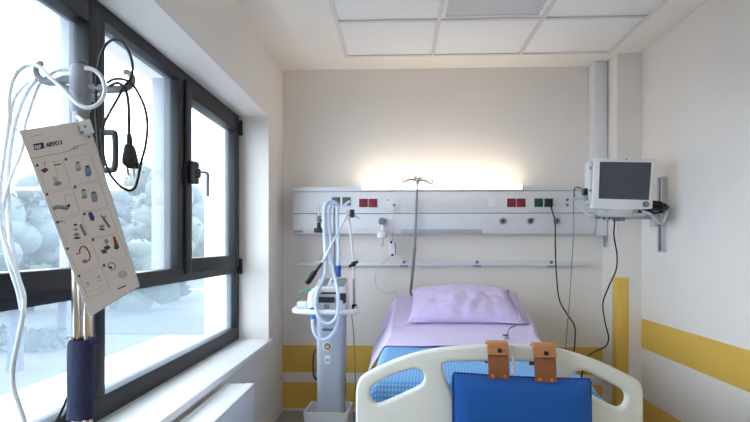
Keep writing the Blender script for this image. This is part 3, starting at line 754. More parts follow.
# mattress profile
def ztop(v):
    z = .735
    if v > 1.22: z += (v - 1.22) * .165
    if v > 2.0: z -= (v - 2.0) ** 2 * 3
    return z
HWL = .445
def HWR(v):
    t = min(1, max(0, (v - .75) / .95)); return .355 + .068 * t * t * (3 - 2 * t)
def mprof(a, b_):
    v = .055 + 2.01 * b_
    zt = ztop(v) - .008; zb = .59 + max(0, b_ - .6) * .22
    r = .035; ang = a * 2 * math.pi
    # rounded rectangle
    hh = (zt - zb) / 2; e = .28; hw = (HWL + HWR(v)) / 2 - .008; mc = (HWR(v) - HWL) / 2
    x = math.copysign(abs(math.cos(ang)) ** e, math.cos(ang)) * hw
    z = math.copysign(abs(math.sin(ang)) ** e, math.sin(ang)) * hh
    return B(mc + x, v, (zt + zb) / 2 + z)
q = MB().grid(mprof, 64, 40, closeu=True)
for k in (0, 40):
    pass
q.bm.verts.ensure_lookup_table()
q.bm.faces.new([q.bm.verts[i] for i in range(64)]); q.bm.faces.new([q.bm.verts[40 * 64 + i] for i in range(64)])
tag(q.build('mattress', M['mattress'], loc=B(0, 1, .59), sharp=60), 'thick navy-covered mattress on the hospital bed, mostly under the linen', 'mattress')

def drape(v0, v1, dropL, dropR, off, ease, front=0.0, wr=.004, seed=0, taper=None, flare=.10, flareL=None):
    flareL = flare if flareL is None else flareL
    """cloth over the mattress: s runs across, t runs from foot to head; returns fn, uv"""
    def fn(s, t):
        tot = front + (v1 - v0); v_ = v0 + max(tot * t - front, 0)
        hL = HWL + ease; hR = HWR(v_) + ease
        dl = dropL(t); dr = dropR(t); W = hL + hR + dl + dr
        x = -hL - dl + W * s
        y = tot * t - front
        v = v0 + max(y, 0); zt = ztop(v) + off
        n1 = noise.noise(Vector((x * 3.1 + seed, v * 3.3, seed * 1.7))); n2 = noise.noise(Vector((x * 9 + seed, v * 8, 3.3 + seed)))
        r = .03
        def side(e, sg):
            # e: arc length beyond the edge; quarter round then down
            if e < r * math.pi / 2:
                a = e / r; return sg * ((hR if sg > 0 else hL) - r + r * math.sin(a)), -(r - r * math.cos(a))
            d = e - r * math.pi / 2
            w = noise.noise(Vector((v * 6 + seed, d * 2, sg * 5))) * .018 * min(1, d / .1)
            return sg * ((hR if sg > 0 else hL) + d * (flare if sg > 0 else flareL) + w + .004), -r - d
        if x < -hL + r: u, dz = side(-(x + hL - r), -1)
        elif x > hR - r: u, dz = side(x - hR + r, 1)
        else: u, dz = x, 0
        top_w = 1 if dz == 0 else .3
        z = zt + dz + (n1 * wr + n2 * wr * .45) * top_w
        vv = v
        if y < 0:
            e = -y
            if e < r * math.pi / 2: vv = v0 - r * math.sin(e / r) + 0; z -= r - r * math.cos(e / r)
            else: vv = v0 - r - .0; z -= r + (e - r * math.pi / 2)
        return B(u, vv, max(z, .42))
    return fn
# lilac sheet: head end to a little past the middle
fn = drape(.775, 2.03, lambda t: .17 - .03 * math.sin(t * 9), lambda t: .16 + .03 * math.sin(t * 7), .010, .008, wr=.006, seed=3, flare=.16, flareL=.55)
def fn2(s, t):
    # the loose foot hem wavers
    p = fn(s, t)
    if t < .25:
        k = (.25 - t) / .25; d = .03 * noise.noise(Vector((s * 5, 1.3, 0))) * k; p = p + Vector((st * d, ct * d, .004 * k))
    return p
q = MB().grid(fn2, 90, 70, uvf=lambda a, b_: (a, b_))
o = q.build('bed_sheet', M['lilac'], loc=B(0, 1.4, .74), sharp=70); tag(o, 'lilac cotton sheet spread over the head half of the bed', 'sheet')
sm = o.modifiers.new('thick', 'SOLIDIFY'); sm.thickness = .003; sm.offset = 1
fnb = drape(.075, .98, lambda t: .26, lambda t: .12 + .05 * t, .006, .004, front=.17, wr=.003, seed=8, flare=1.1, flareL=.3)
q = MB().grid(fnb, 90, 60, uvf=lambda a, b_: (a * 1.18, b_ * 1.08))
o = q.build('blanket', M['check'], loc=B(0, .5, .74), sharp=70); tag(o, 'blue and pale checked woven blanket over the foot end of the bed', 'blanket')
sm = o.modifiers.new('thick', 'SOLIDIFY'); sm.thickness = .003; sm.offset = 1

# pillow
pc = B(.006, 1.61, 0); pc.z = .862
Mp = Matrix.Translation(pc) @ Matrix.Rotation(-TH, 4, 'Z') @ Matrix.Rotation(math.radians(17), 4, 'X')
PW, PL, PT = .346, .265, .098
def pil(sgn):
    def f(a, b_):
        x = 2 * a - 1; y = 2 * b_ - 1
        k = max(0, (1 - abs(x) ** 2.6)) ** .55 * max(0, (1 - abs(y) ** 2.4)) ** .55
        pin = 1 - .05 * (1 - abs(y) ** 2) * abs(x) ** 3
        pin2 = 1 - .06 * (1 - abs(x) ** 2) * abs(y) ** 3
        z = sgn * PT * k
        w = noise.noise(Vector((x * 3.2, y * 2.6, 5 + sgn))) * .02 * k + noise.noise(Vector((x * 7, y * 3 + 4, 2 + sgn))) * .010 * k
        # creases running up from the front seam
        w += .012 * math.sin(x * 15 + 2.0 * noise.noise(Vector((x * 2, 0, 0)))) * max(0, -y - .15) * k * (.6 + .8 * noise.noise(Vector((x * 3, 7, 1))))
        if sgn < 0: z *= .42
        p = Mp @ Vector((x * PW * pin * (1 - .05 * (y + 1) / 2), y * PL * pin2, z + w))
        v = (p.x - BO.x) * st + (p.y - BO.y) * ct
        lim = ztop(v) + (.019 if sgn < 0 else .021)
        if p.z < lim: p.z = lim
        return p
    return f
q = MB().grid(pil(1), 60, 44).grid(pil(-1), 60, 44)
bmesh.ops.remove_doubles(q.bm, verts=list(q.bm.verts), dist=.0004)
pw = q.build('pillow', M['lilac'], loc=pc, sharp=75); tag(pw, 'plump lilac pillow lying at the head of the bed', 'pillow')
# flap of the pillow case at the open right end
def flap(a, b_):
    x = PW * .90 + .060 * a; y = -PL + 2 * PL * b_
    y *= 1 - .10 * a
    z = (1 - abs(2 * b_ - 1) ** 2.4) ** .6 * .055 * (1 - a * .75) - .012 * a + .006 * math.sin(b_ * 11 + a * 3)
    return Mp @ Vector((x, y, z))
MBf = MB().grid(flap, 12, 30).build('pillowcase_flap', M['lilac'], pw, sharp=75)
sm = MBf.modifiers.new('thick', 'SOLIDIFY'); sm.thickness = .003

# call cord clipped at the pillow
a = PZ(513, 326.5, ztop(1.4) + .03); b1 = PZ(508, 332, ztop(1.3) + .03); c1 = PZ(506, 338, ztop(1.15) + .03); d1 = PZ(505, 343.5, ztop(1.05) + .02)
cl = thing('call_cord_clip', 'small grey-blue clip on a cord lying on the sheet at the pillow corner', 'cord clip', c1)
MB().tube(crv([PZ(516, 325.6, ztop(1.42) + .03), a, PZ(509.5, 329, ztop(1.36) + .025), b1, c1], 6), .0035, 8).build('cord', M['mid_grey'], cl)
Mc = Matrix.Translation(c1 + Vector((0, 0, .004)))
MB().box((-.012, -.035, -.006), (.012, .02, .008), .005, Mc).build('clip_body', M['grey_plastic'], cl)
MB().prism([(-.017, .012), (.017, .012), (.0, -.03)], lambda x, y, d: Mc @ Vector((x, y, d)), .007, .014, .002).build('clip_jaw', M['black'], cl)
MB().tube(crv([c1 + Vector((.0, -.04, 0)), c1 + Vector((-.02, -.09, -.004)), c1 + Vector((-.005, -.15, -.006))], 6), .004, 8).build('loop', M['light_grey'], cl)

# blue vinyl bag hung over the footboard on two leather straps
bg = thing('hanging_bag', 'flat royal blue vinyl bag hanging on the front of the footboard by two straps', 'bag', B(.04, -.06, .35))
def bagpt(a, b_, d):
    """a across, b down in the bag's own outline"""
    tl, tr = FB(452.6, 372.6, -.062), FB(590.6, 379.2, -.062)
    u = tl[0] + (tr[0] - tl[0]) * a; zt = tl[1] + (tr[1] - tl[1]) * a
    return u, zt
def bag(sgn):
    def f(s, t):
        u, zt = bagpt(s, t, 0); zb = .30
        z = zt + (zb - zt) * t - .004 * math.sin(s * math.pi) * (1 - t)
        e = min(s, 1 - s) * 10; e2 = min(t, 1 - t) * 12
        k = min(1, max(0, min(e, e2))) ** .6
        w = .003 * noise.noise(Vector((s * 4, t * 3, 2)))
        return B(u + .004 * math.sin(t * 5), -.062 - sgn * (.015 * k) - w, z)
    return f
q = MB().grid(bag(1), 50, 40).grid(bag(-1), 50, 40); bmesh.ops.remove_doubles(q.bm, verts=list(q.bm.verts), dist=.0006)
q.build('bag_panel', M['blue_vinyl'], bg, sharp=60)
edge = [B(bagpt(a, 0, 0)[0] + .004 * math.sin(t * 5), -.062, bagpt(a, 0, 0)[1] + (.30 - bagpt(a, 0, 0)[1]) * t - .004 * math.sin(a * math.pi) * (1 - t)) for a, t in [(0, 1), (0, .5), (0, .02), (.01, 0), (.25, 0), (.5, 0), (.75, 0), (.99, 0), (1, .02), (1, .5), (1, 1)]]
MB().tube(edge, .0035, 8).build('edge_piping', M['navy_edge'], bg)
for (x0, x1, yt, yb, tilt) in ((488.4, 509.4, 345.2, 378.6, 0), (534.6, 556.4, 347.2, 382, 1.0)):
    uL, uR = FB(x0, yb, -.08)[0], FB(x1, yb, -.08)[0]; zb = FB(x0, yb, -.08)[1]; ztp = FB((x0 + x1) / 2, yt + .4, -.04)[1] + .004
    uc, hw = (uL + uR) / 2, (uR - uL) / 2
    du = (FB(x0 + 1, 350, -.05)[0] - FB(x0, 350, -.05)[0]) * tilt
    def strip(path, w, th, m, name, parent, u0=uc):
        q = MB(); n = len(path); rows = []
        for i, (v, z) in enumerate(path):
            a = path[max(i - 1, 0)]; b_ = path[min(i + 1, n - 1)]
            tx, tz = b_[0] - a[0], b_[1] - a[1]; l = math.hypot(tx, tz) or 1; nx, nz = tz / l, -tx / l
            sh = du * (z - zb) / .06 * .3
            rows.append([q.bm.verts.new(B(u0 + sh + k[0] * w, v + nx * k[1] * th, z + nz * k[1] * th)) for k in ((-1, 0), (1, 0), (1, 1), (-1, 1))])
        for A, D in zip(rows, rows[1:]):
            for k in range(4): q.bm.faces.new((A[k], A[(k + 1) % 4], D[(k + 1) % 4], D[k]))
        q.bm.faces.new(rows[0]); q.bm.faces.new(list(reversed(rows[-1])))
        return q.build(name, m, parent, sharp=45)
    zc = ztp - .006
    path = [(-.082, zb), (-.081, zb + .03), (-.073, zb + .06), (-.066, zc - .03), (-.055, zc - .004)] + [(-.02 - .034 * math.cos(t), zc + .010 * math.sin(t)) for t in [k * math.pi / 8 for k in range(9)]] + [(.016, zc - .03), (.018, zc - .07)]
    strp = strip(path, hw, .004, M['leather'], 'strap', bg)
    # the flap that closes over the strap, with its press stud
    zf = FB((x0 + x1) / 2, 354.4 if tilt == 0 else 357, -.07)[1]
    fp = [(-.0765, zf), (-.072, zf + .012), (-.062, zc - .004)] + [(-.02 - .041 * math.cos(t), zc + .004 + .012 * math.sin(t)) for t in [.15 + k * .28 for k in range(7)]]
    fl = strip(fp, hw * 1.02, .0045, M['leather_light'], 'strap_flap', strp)
    s = FB((x0 + x1) / 2 + .8, 350.6 if tilt == 0 else 353.4, -.075); p = B(s[0], -.078, s[1]); p2 = B(s[0], -.064, s[1])
    MB().cyl(p, p2, .0075, n=14, bev=.002).build('press_stud', M['black'], strp)
    for sx in (-.55, .55):
        p = B(uc + sx * hw, -.090, zb + .009); MB().cyl(p, p + Vector((st, ct, 0)) * .008, .0052, n=12, bev=.0012).build('rivet', M['leather_light'], strp)
# white hook next to the first strap
h = FB(513, 366, -.05)
for xx in (513.2,):
    h0 = FB(xx, 361, -.05); h1_ = FB(xx, 373.5, -.06)
    MB().tube([B(h0[0], -.03, h0[1] + .012), B(h0[0], -.052, h0[1]), B(h1_[0], -.062, h1_[1])], .005, 8).build('hook', M['white_plastic'], bg)

# drip pole fitted at the bed head
pt, pm, pbm = PY(417.5, 181, 4.0), PY(414.6, 250, 4.0), PY(410.8, 292, 4.048)
dpt = thing('drip_pole', 'thin grey drip pole with four small hooks rising behind the pillow', 'drip pole', B(-.16, 2.06, .46))
low = B(-.19, 2.088, .455)
MB().tube([low, pbm + (low - pbm) * .3, pbm, pm], .0105, 12).build('lower_tube', M['dark_steel'], dpt)
MB().tube([pm + (pbm - pm) * .04, pm, pt], [.0085, .0085, .0075], 12).build('upper_tube', M['dark_steel'], dpt)
MB().tube([pm + (pbm - pm) * .06, pm + Vector((0, 0, .012))], .0125, 14).build('collar', M['dark_steel'], dpt)
hk = Vector(pt)
MB().tube([hk + Vector((0, 0, -.02)), hk + Vector((0, 0, .012))], .012, 12).build('hook_hub', M['dark_steel'], dpt)
for dx, dy, zz in ((-.098, -.012, 0), (.098, .012, -.01), (.03, .07, .02), (-.02, -.07, .012)):
    e = hk + Vector((dx, dy, -.002 + zz)); d = Vector((dx, dy, 0)).normalized()
    P = [hk + Vector((0, 0, .0)), hk + Vector((dx * .5, dy * .5, .010 + zz * .7)), hk + Vector((dx * .8, dy * .8, .0 + zz)), e + Vector((0, 0, -.006)), e + d * .010 + Vector((0, 0, .004)), e + d * .008 + Vector((0, 0, .018)), e + Vector((0, 0, .02))]
    MB().tube(crv(P, 4), [.0095 - .0055 * min(1, i / 14) for i in range(25)], 8).build('hook', M['dark_steel'], dpt)
# ------------------------------------------------------------------ ventilator trolley
VY = 3.45
vt = thing('ventilator', 'silver grey ventilator on a column trolley with white tray handle, left of the bed', 'ventilator', (-.42, VY + .05, 0))
def VP(px, py, Y=VY): return PY(px, py, Y)
fcx = VP(329.5, 400, 3.40).x
c0, c1 = VP(315.3, 330, 3.40), VP(345, 330, 3.40); b0, b1 = VP(316.5, 412, 3.40), VP(343.5, 412, 3.40)
zt = .86
def colsec(k):
    w = ((c1.x - c0.x) * (1 - k) + (b1.x - b0.x) * k) / 2; cx = ((c0.x + c1.x) * (1 - k) + (b0.x + b1.x) * k) / 2
    return cx, w
q = MB()
def colf(a, t):
    cx, w = colsec(t); ang = a * 2 * math.pi; e = .45
    x = math.copysign(abs(math.cos(ang)) ** e, math.cos(ang)) * w; y = math.copysign(abs(math.sin(ang)) ** e, math.sin(ang)) * .085
    return Vector((cx + x, 3.485 + y, zt - (zt - .10) * t))
q.grid(colf, 48, 16, closeu=True).build('column', M['grey_column'], vt, sharp=60)
# foot basket and base
def basket():
    q = MB(); r0 = [VP(305.5, 440, 3.35), VP(346.5, 440, 3.35)]
    x0, x1 = VP(303, 413, 3.34).x, VP(348.5, 413, 3.34).x; zf = VP(326, 413, 3.34).z; zs = VP(326, 403, 3.62).z
    cx = (x0 + x1) / 2; w = (x1 - x0) / 2; y0, y1 = 3.34, 3.66; zb = .10
    th = .012
    def F(tap, y): return tap
    # walls tapered to the bottom: front low, sides rising to the back
    def wall(p0, p1, z0a, z1a, nrm):
        tp = .90
        A = [Vector((cx + (p[0] - cx) * tp, 3.5 + (p[1] - 3.5) * tp, zb)) for p in (p0, p1)]
        T = [Vector((p0[0], p0[1], z0a)), Vector((p1[0], p1[1], z1a))]
        n = Vector(nrm) * th
        V = [q.bm.verts.new(v) for v in (A[0], A[1], T[1], T[0], A[0] + n, A[1] + n, T[1] + n, T[0] + n)]
        for f in ((0, 1, 2, 3), (7, 6, 5, 4), (0, 4, 5, 1), (1, 5, 6, 2), (2, 6, 7, 3), (3, 7, 4, 0)): q.bm.faces.new([V[i] for i in f])
    wall((x0, y0), (x1, y0), zf, zf, (0, 1, 0)); wall((x0, y1), (x1, y1), zs, zs, (0, -1, 0))
    wall((x0, y0), (x0, y1), zf, zs, (1, 0, 0)); wall((x1, y0), (x1, y1), zf, zs, (-1, 0, 0))
    q.box((cx - w * .9, 3.5 - .145, .09), (cx + w * .9, 3.5 + .145, .11))
    return q
basket().build('foot_basket', M['white_plastic'], vt)
for dx in (-.14, .14):
    for dy in (-.12, .14):
        lg = MB().box((fcx + dx - .03, VY + .05 + dy - .03, .06), (fcx + dx + .03, VY + .05 + dy + .03, .095), .008).build('base_foot', M['light_grey'], vt)
        MB().cyl((fcx + dx - .012, VY + .05 + dy, .034), (fcx + dx + .012, VY + .05 + dy, .034), .034, n=20, bev=.004).build('caster', M['black_rubber'], lg)
# round badge, label, small print on the column
p = VP(327.4, 346.4, 3.395)
bd_ = MB().cyl((p.x, 3.393, p.z), (p.x, 3.402, p.z), .028, n=32, bev=.002).build('round_badge', M['white_plastic'], vt)
MB().cyl((p.x, 3.3905, p.z), (p.x, 3.394, p.z), .021, n=28).build('badge_centre', M['mid_grey'], bd_)
MB().prism([(-.014, -.004), (-.004, .012), (.006, .002), (.012, .012), (.010, -.010), (-.006, -.012)], lambda a, z, d: Vector((p.x + a, d, p.z + z)), 3.389, 3.391).build('badge_mark', M['yellow'], bd_)
a, c = VP(324.5, 364.5, 3.395), VP(330.6, 355.5, 3.395)
lb = MB().box((a.x, 3.394, a.z), (c.x, 3.402, c.z), .002).build('label_plate', M['white_plastic'], vt)
MB().box((a.x + .008, 3.3925, a.z + .022), (c.x - .008, 3.3945, a.z + .034)).build('label_print', M['grey_plastic'], lb)
a, c = VP(322, 331, 3.395), VP(333.5, 328.6, 3.395)
MB().box((a.x, 3.396, a.z), (c.x, 3.402, c.z)).build('column_print', M['mid_grey'], vt)
# cable tucked behind the column
tube_thing('trolley_cable', 'black cable bulging out behind the left edge of the ventilator column', 'cable', [VP(315.6, 349, 3.5), VP(313.6, 356, 3.5), VP(313.3, 368, 3.5), VP(314, 376, 3.5), VP(316.5, 380, 3.5)], .006, M['black_rubber'])
tube_thing('trolley_cable', 'black cable running down behind the right edge of the ventilator column', 'cable', [VP(343.5, 365, 3.5), VP(344.9, 378, 3.5), VP(344.9, 394, 3.5), VP(343.6, 403, 3.5)], .006, M['black_rubber'])
tube_thing('drain_line', 'thin grey line hanging from the ventilator tray towards the floor', 'tube', [VP(351, 311, 3.5), VP(352.5, 322, 3.52), VP(354, 340, 3.54), VP(355.2, 365, 3.55), VP(355, 390, 3.56), VP(353, 410, 3.56), Vector((-.27, 3.62, .05))], .0035, M['grey_plastic'], n=6)

# tray with the wrap-round handle
zb = .842
T = [VP(300.5, 288, 3.62), VP(297, 297, 3.50), VP(294.8, 305, 3.42), VP(295.6, 309.5, 3.36), VP(300, 311.5, 3.33), VP(312, 313, 3.30), VP(328, 313.5, 3.29), VP(343, 312.5, 3.30), VP(352, 310.5, 3.33), VP(356.3, 306.5, 3.37), VP(357.3, 302, 3.42), VP(356, 296, 3.55), VP(354.5, 291, 3.64)]
for v in T: v.z = zb + .004
MB().tube(crv(T, 6), .0165, 12).build('handle_bar', M['white_plastic'], vt)
tr = [(-.60, 3.64), (-.625, 3.44), (-.61, 3.345), (-.54, 3.315), (-.34, 3.315), (-.27, 3.345), (-.255, 3.44), (-.27, 3.64)]
MB().prism([(v.x, v.y) for v in crv([Vector((a, b_, 0)) for a, b_ in tr], 4)] , lambda a, b_, d: Vector((a, b_, d)), zb - .012, zb, .003).build('tray', M['light_grey'], vt)
# body with tilted display
def side(x): return x
a0, a1 = VP(314, 297, 3.36).x, VP(345.5, 297, 3.36).x
zf = VP(326, 305, 3.36).z
prof = [(3.365, zb), (3.362, VP(326, 287.5, 3.362).z), (3.60, VP(326, 277.5, 3.60).z), (3.62, zb)]
MB().prism(prof, lambda y, z, d: Vector((d, y, z)), a0, a1, .010).build('machine_body', M['white_plastic'], vt)
P0, P1 = Vector((0, 3.362, prof[1][1])), Vector((0, 3.60, prof[2][1])); dn = (P1 - P0); nn = Vector((0, -dn.z, dn.y)).normalized()
if nn.z < 0: nn = -nn
def top(a, t, d): v = P0 + dn * t + nn * d; return Vector((a, v.y, v.z))
for x0, x1, nme in ((a0 + .012, a0 + .072, 'side_display'), (a0 + .084, a1 - .082, 'key_panel'), (a1 - .070, a1 - .010, 'side_display')):
    MB().prism([(x0, .10), (x1, .10), (x1, .90), (x0, .90)], lambda a, t, d: top(a, t, d), .0, .003, .001).build(nme, M['screen_tilt'] if nme == 'side_display' else M['light_grey'], vt)
k = MB()
for i in range(3): k.prism([(a0 + .09 + i * .012, .45), (a0 + .097 + i * .012, .45), (a0 + .097 + i * .012, .7), (a0 + .09 + i * .012, .7)], lambda a, t, d: top(a, t, d), .003, .005)
k.build('keys', M['mid_grey'], vt)
# front face: slit, dark opening, tray badge
a, c = VP(321, 294, 3.355), VP(335.5, 292.4, 3.355); MB().box((a.x, 3.352, a.z), (c.x, 3.37, c.z), .002).build('slit', M['black'], vt)
a, c = VP(318.5, 302.6, 3.345), VP(334.5, 297.2, 3.345); MB().box((a.x, 3.340, a.z), (c.x, 3.37, c.z), .004).build('front_socket_block', M['black'], vt)
a, c = VP(323.6, 309.2, 3.31), VP(328.6, 304.6, 3.31); MB().box((a.x, 3.306, a.z), (c.x, 3.33, c.z), .003).build('tray_badge', M['mid_grey'], vt)
a, c = VP(338.5, 303.5, 3.33), VP(345.5, 293.5, 3.33); MB().box((a.x, 3.325, a.z), (c.x, 3.40, c.z), .008).build('hose_port', M['black'], vt)
# humidifier chamber on the left of the tray
p = VP(313.3, 300, 3.345)
MB().tube(crv([VP(322, 289.5, 3.34), VP(316.5, 291, 3.335), VP(312.8, 295, 3.33), VP(312, 301, 3.325), VP(312.3, 308, 3.315)], 6), [.016 + .010 * min(1, i / 10) for i in range(25)], 16).build('elbow_connector', M['white_plastic'], vt)
e0, e1 = VP(312.3, 307.5, 3.31), VP(312.9, 319, 3.305)
hs_conn = MB().cyl(e0, e1, .0165, .0150, 18, .002).build('hose_cuff', M['blue_conn'], vt)
tube_thing('filter_line', 'short teal tube lying on the left of the ventilator tray', 'tube', [VP(316, 290.5, 3.45), VP(310, 289.8, 3.45), VP(304, 291.5, 3.45), VP(300.5, 294.5, 3.44)], .006, M['teal'])
g = VP(302, 294, 3.46); MB().box((g.x - .03, 3.45, zb), (g.x + .03, 3.53, zb + .05), .006).build('tray_bottle', M['tube_white'], vt)

# articulated hose support
sa = thing('hose_support_arm', 'jointed white hose support arm with black grips beside the ventilator tray', 'support arm', VP(354.3, 297, 3.52))
s0, s1, s2, s3 = VP(354.4, 297, 3.52), VP(353.6, 264, 3.52), VP(348.5, 213, 3.50), VP(318, 269, 3.30)
s0b = Vector((s0.x, s0.y, zb))
MB().tube([s0b, s0b + Vector((0, 0, .03))], .016, 14).build('foot_socket', M['black'], sa)
MB().tube([s0b + Vector((0, 0, .02)), s1 - Vector((0, 0, .06))], .0085, 12).build('lower_rod', M['steel'], sa)
MB().tube([VP(354, 279, 3.52), VP(353.9, 272, 3.52), s1], [.014, .010, .008], 12).build('sleeve', M['white_plastic'], sa)
j = MB().cyl(s1 + Vector((0, -.02, 0)), s1 + Vector((0, .02, 0)), .016, n=18, bev=.003).build('middle_joint', M['black'], sa)
MB().tube([s1 + Vector((-.028, -.024, -.018)), s1 + Vector((0, -.024, .004)), s1 + Vector((.03, -.024, .016))], [.009, .010, .009], 10).build('joint_lever', M['black'], j)
MB().tube([s1, s2], .0072, 12).build('middle_rod', M['white_plastic'], sa)
j = MB().cyl(s2 + Vector((0, -.03, 0)), s2 + Vector((0, .02, 0)), .017, n=18, bev=.003).build('top_joint', M['light_grey'], sa)
p = VP(352.3, 213.5, 3.49)
MB().box((p.x - .014, p.y - .03, p.z - .026), (p.x + .014, p.y, p.z + .024), .006).build('top_clamp', M['black'], j)
for (x, y, dx, dy) in ((346, 204, 4, -3), (356.5, 217, 3, 2)):
    MB().cyl(VP(x - dx, y - dy, 3.49), VP(x + dx, y + dy, 3.49), .008, n=12, bev=.002).build('clear_holder', M['tube_clear'], j)
MB().tube([s2 + Vector((0, -.02, 0)), VP(321.5, 264, 3.32)], .0065, 12).build('front_rod', M['white_plastic'], sa)
MB().tube([VP(322, 263, 3.32), VP(316.5, 270.5, 3.30), VP(313.8, 273.5, 3.295), VP(307.5, 281.5, 3.28), VP(306, 283, 3.28)], [.008, .009, .017, .021, .014], 12).build('grip', M['black'], sa)
gw = VP(341.5, 205, 3.49)

# breathing hoses
def hose(name, label, pts, r=.0115): return tube_thing(name, label, 'hose', pts, r, M['hose_blue'], 8, 12, 'breathing hoses of the ventilator', ribs=True, spacing=.011)
H = VP
hose('breathing_hose', 'corrugated pale blue hose looping from the bright blue cuff to the dark ventilator port',
     [H(312.9, 318.5, 3.305), H(313.4, 328, 3.29), H(316.5, 336, 3.28), H(322.5, 340, 3.275), H(329.5, 337.5, 3.275), H(335.5, 329.5, 3.28), H(339, 318, 3.285), H(340.5, 308, 3.30), H(341.2, 301, 3.318)])
hose('breathing_hose', 'corrugated pale blue hose in the inner loop under the ventilator tray',
     [H(316, 309, 3.27), H(318.5, 317, 3.255), H(323.5, 322.5, 3.25), H(330, 323.5, 3.25), H(336, 318, 3.25), H(338.2, 308, 3.255), H(338.2, 296, 3.27), H(336.5, 284, 3.30), H(333.5, 272, 3.33), H(331, 255, 3.37), H(330, 235, 3.41), H(329, 218, 3.43), H(330.5, 207, 3.44), H(334.5, 202.5, 3.45), H(338.5, 205, 3.47)], .0105)
hose('breathing_hose', 'corrugated pale blue hose hanging in a long drop in front of the ventilator display',
     [H(336, 203, 3.44), H(331, 201.5, 3.43), H(326.5, 203.5, 3.42), H(324.4, 210, 3.41), H(324.2, 225, 3.40), H(325, 245, 3.38), H(326, 262, 3.35), H(324.5, 275, 3.32), H(321, 284, 3.30), H(318, 291, 3.285), H(315.5, 300, 3.275), H(316, 309, 3.27)])
dh = thing('breathing_hose', 'corrugated pale blue hose dropping to a deep blue hanging connector', 'hose', H(338, 235, 3.5), 'breathing hoses of the ventilator')
P_ = crv([H(338, 206, 3.50), H(337.2, 215, 3.50), H(338, 235, 3.50), H(339, 252, 3.49), H(338.6, 266, 3.48)], 40)
MB().tube(P_, [.0105 * (1 + .1 * math.sin(i * 1.7)) for i in range(len(P_))], 12).build('hose', M['hose_blue'], dh, sharp=80)
a, c = H(338.5, 265.5, 3.48), H(338.2, 277, 3.48)
MB().cyl(a, c, .0185, .017, 18, .003).build('hose_connector', M['deep_blue'], dh)
tube_thing('sensor_rod', 'straight dark grey rod standing behind the hanging hoses of the ventilator', 'rod', [H(334.2, 207, 3.55), H(334.4, 240, 3.55), H(334.6, 280, 3.58)], .0065, M['mid_grey'], 2)
# ------------------------------------------------------------------ infusion stand close to the camera
SY = 1.10
def SP(px, py, Y=SY): return PY(px, py, Y)
sx = SP(81, 200).x
stn = thing('infusion_stand', 'grey infusion stand with hooks and twin chrome poles in front of the window', 'infusion stand', (sx, SY, 0))
x0, x1 = SP(76.8, 250).x, SP(87.6, 250).x
zt = SP(80, 112).z
for x in (x0, x1): MB().tube([(x, SY, .10), (x, SY, zt - .10)], .0098, 20).build('chrome_pole', M['chrome'], stn)
MB().tube([(sx, SY, zt - .16), (sx, SY, zt + .02)], .0155, 20).build('upper_tube', M['dark_steel'], stn)
zh = SP(80, 88).z
hub = MB().lathe([(.015, -.05), (.0185, -.045), (.0205, .0), (.0205, .035), (.016, .045), (.007, .048), (.006, .052)], Matrix.Translation((sx - .0005, SY, zh)), 24).build('hub', M['hook_grey'], stn)
MB().lathe([(.010, 0), (.012, .006), (.012, .016), (.009, .020), (.0, .020)], Matrix.Translation((sx - .0005, SY, SP(80, 66).z - .012)), 16).build('pole_cap', M['slate'], hub)
def harm(pts, r0=.0085, r1=.0055):
    P = crv(pts, 6); n = len(P)
    return MB().tube(P, [r0 + (r1 - r0) * i / (n - 1) for i in range(n)], 10)
harm([SP(78, 81), SP(66, 79.5), SP(56, 81.5), SP(48, 82.5), SP(41, 79.5), SP(36.6, 73.5), SP(36, 67.5), SP(39, 63.8), SP(42.5, 63.6)]).build('hook', M['hook_grey'], stn)
harm([SP(76, 93), SP(66, 88), SP(58, 84), SP(50, 82.6)], .007, .006).build('hook_brace', M['hook_grey'], stn)
harm([SP(86, 86), SP(100, 89), SP(112, 89.5), SP(122, 89), SP(129, 86.5), SP(132.4, 81.5), SP(131.4, 76), SP(128, 72.6), SP(124.6, 72)]).build('hook', M['hook_grey'], stn)
harm([(sx, SY - .01, zh - .02), (sx + .005, SY - .05, zh - .03), (sx + .012, SY - .085, zh - .025), (sx + .015, SY - .105, zh - .005), (sx + .015, SY - .104, zh + .018)] if False else [(sx, SY + .01, zh), (sx - .005, SY + .05, zh - .005), (sx - .01, SY + .085, zh), (sx - .012, SY + .1, zh + .02), (sx - .012, SY + .095, zh + .035)]).build('hook', M['hook_grey'], stn)
b = MB()
MB().cyl((sx, SY, .075), (sx, SY, .115), .045, .03, 24, .004).build('base_hub', M['mid_grey'], stn)
for k in range(5):
    a = math.radians(72 * k + 20); d = Vector((math.cos(a), math.sin(a), 0)); o = Vector((sx, SY, 0))
    lg = MB().tube([o + d * .02 + Vector((0, 0, .09)), o + d * .12 + Vector((0, 0, .085)), o + d * .19 + Vector((0, 0, .07))], [.016, .014, .011], 10).build('base_leg', M['mid_grey'], stn)
    c = o + d * .19; n = Vector((-d.y, d.x, 0))
    MB().cyl(c + Vector((0, 0, .032)) - n * .010, c + Vector((0, 0, .032)) + n * .010, .032, n=20, bev=.004).build('caster', M['black_rubber'], lg)

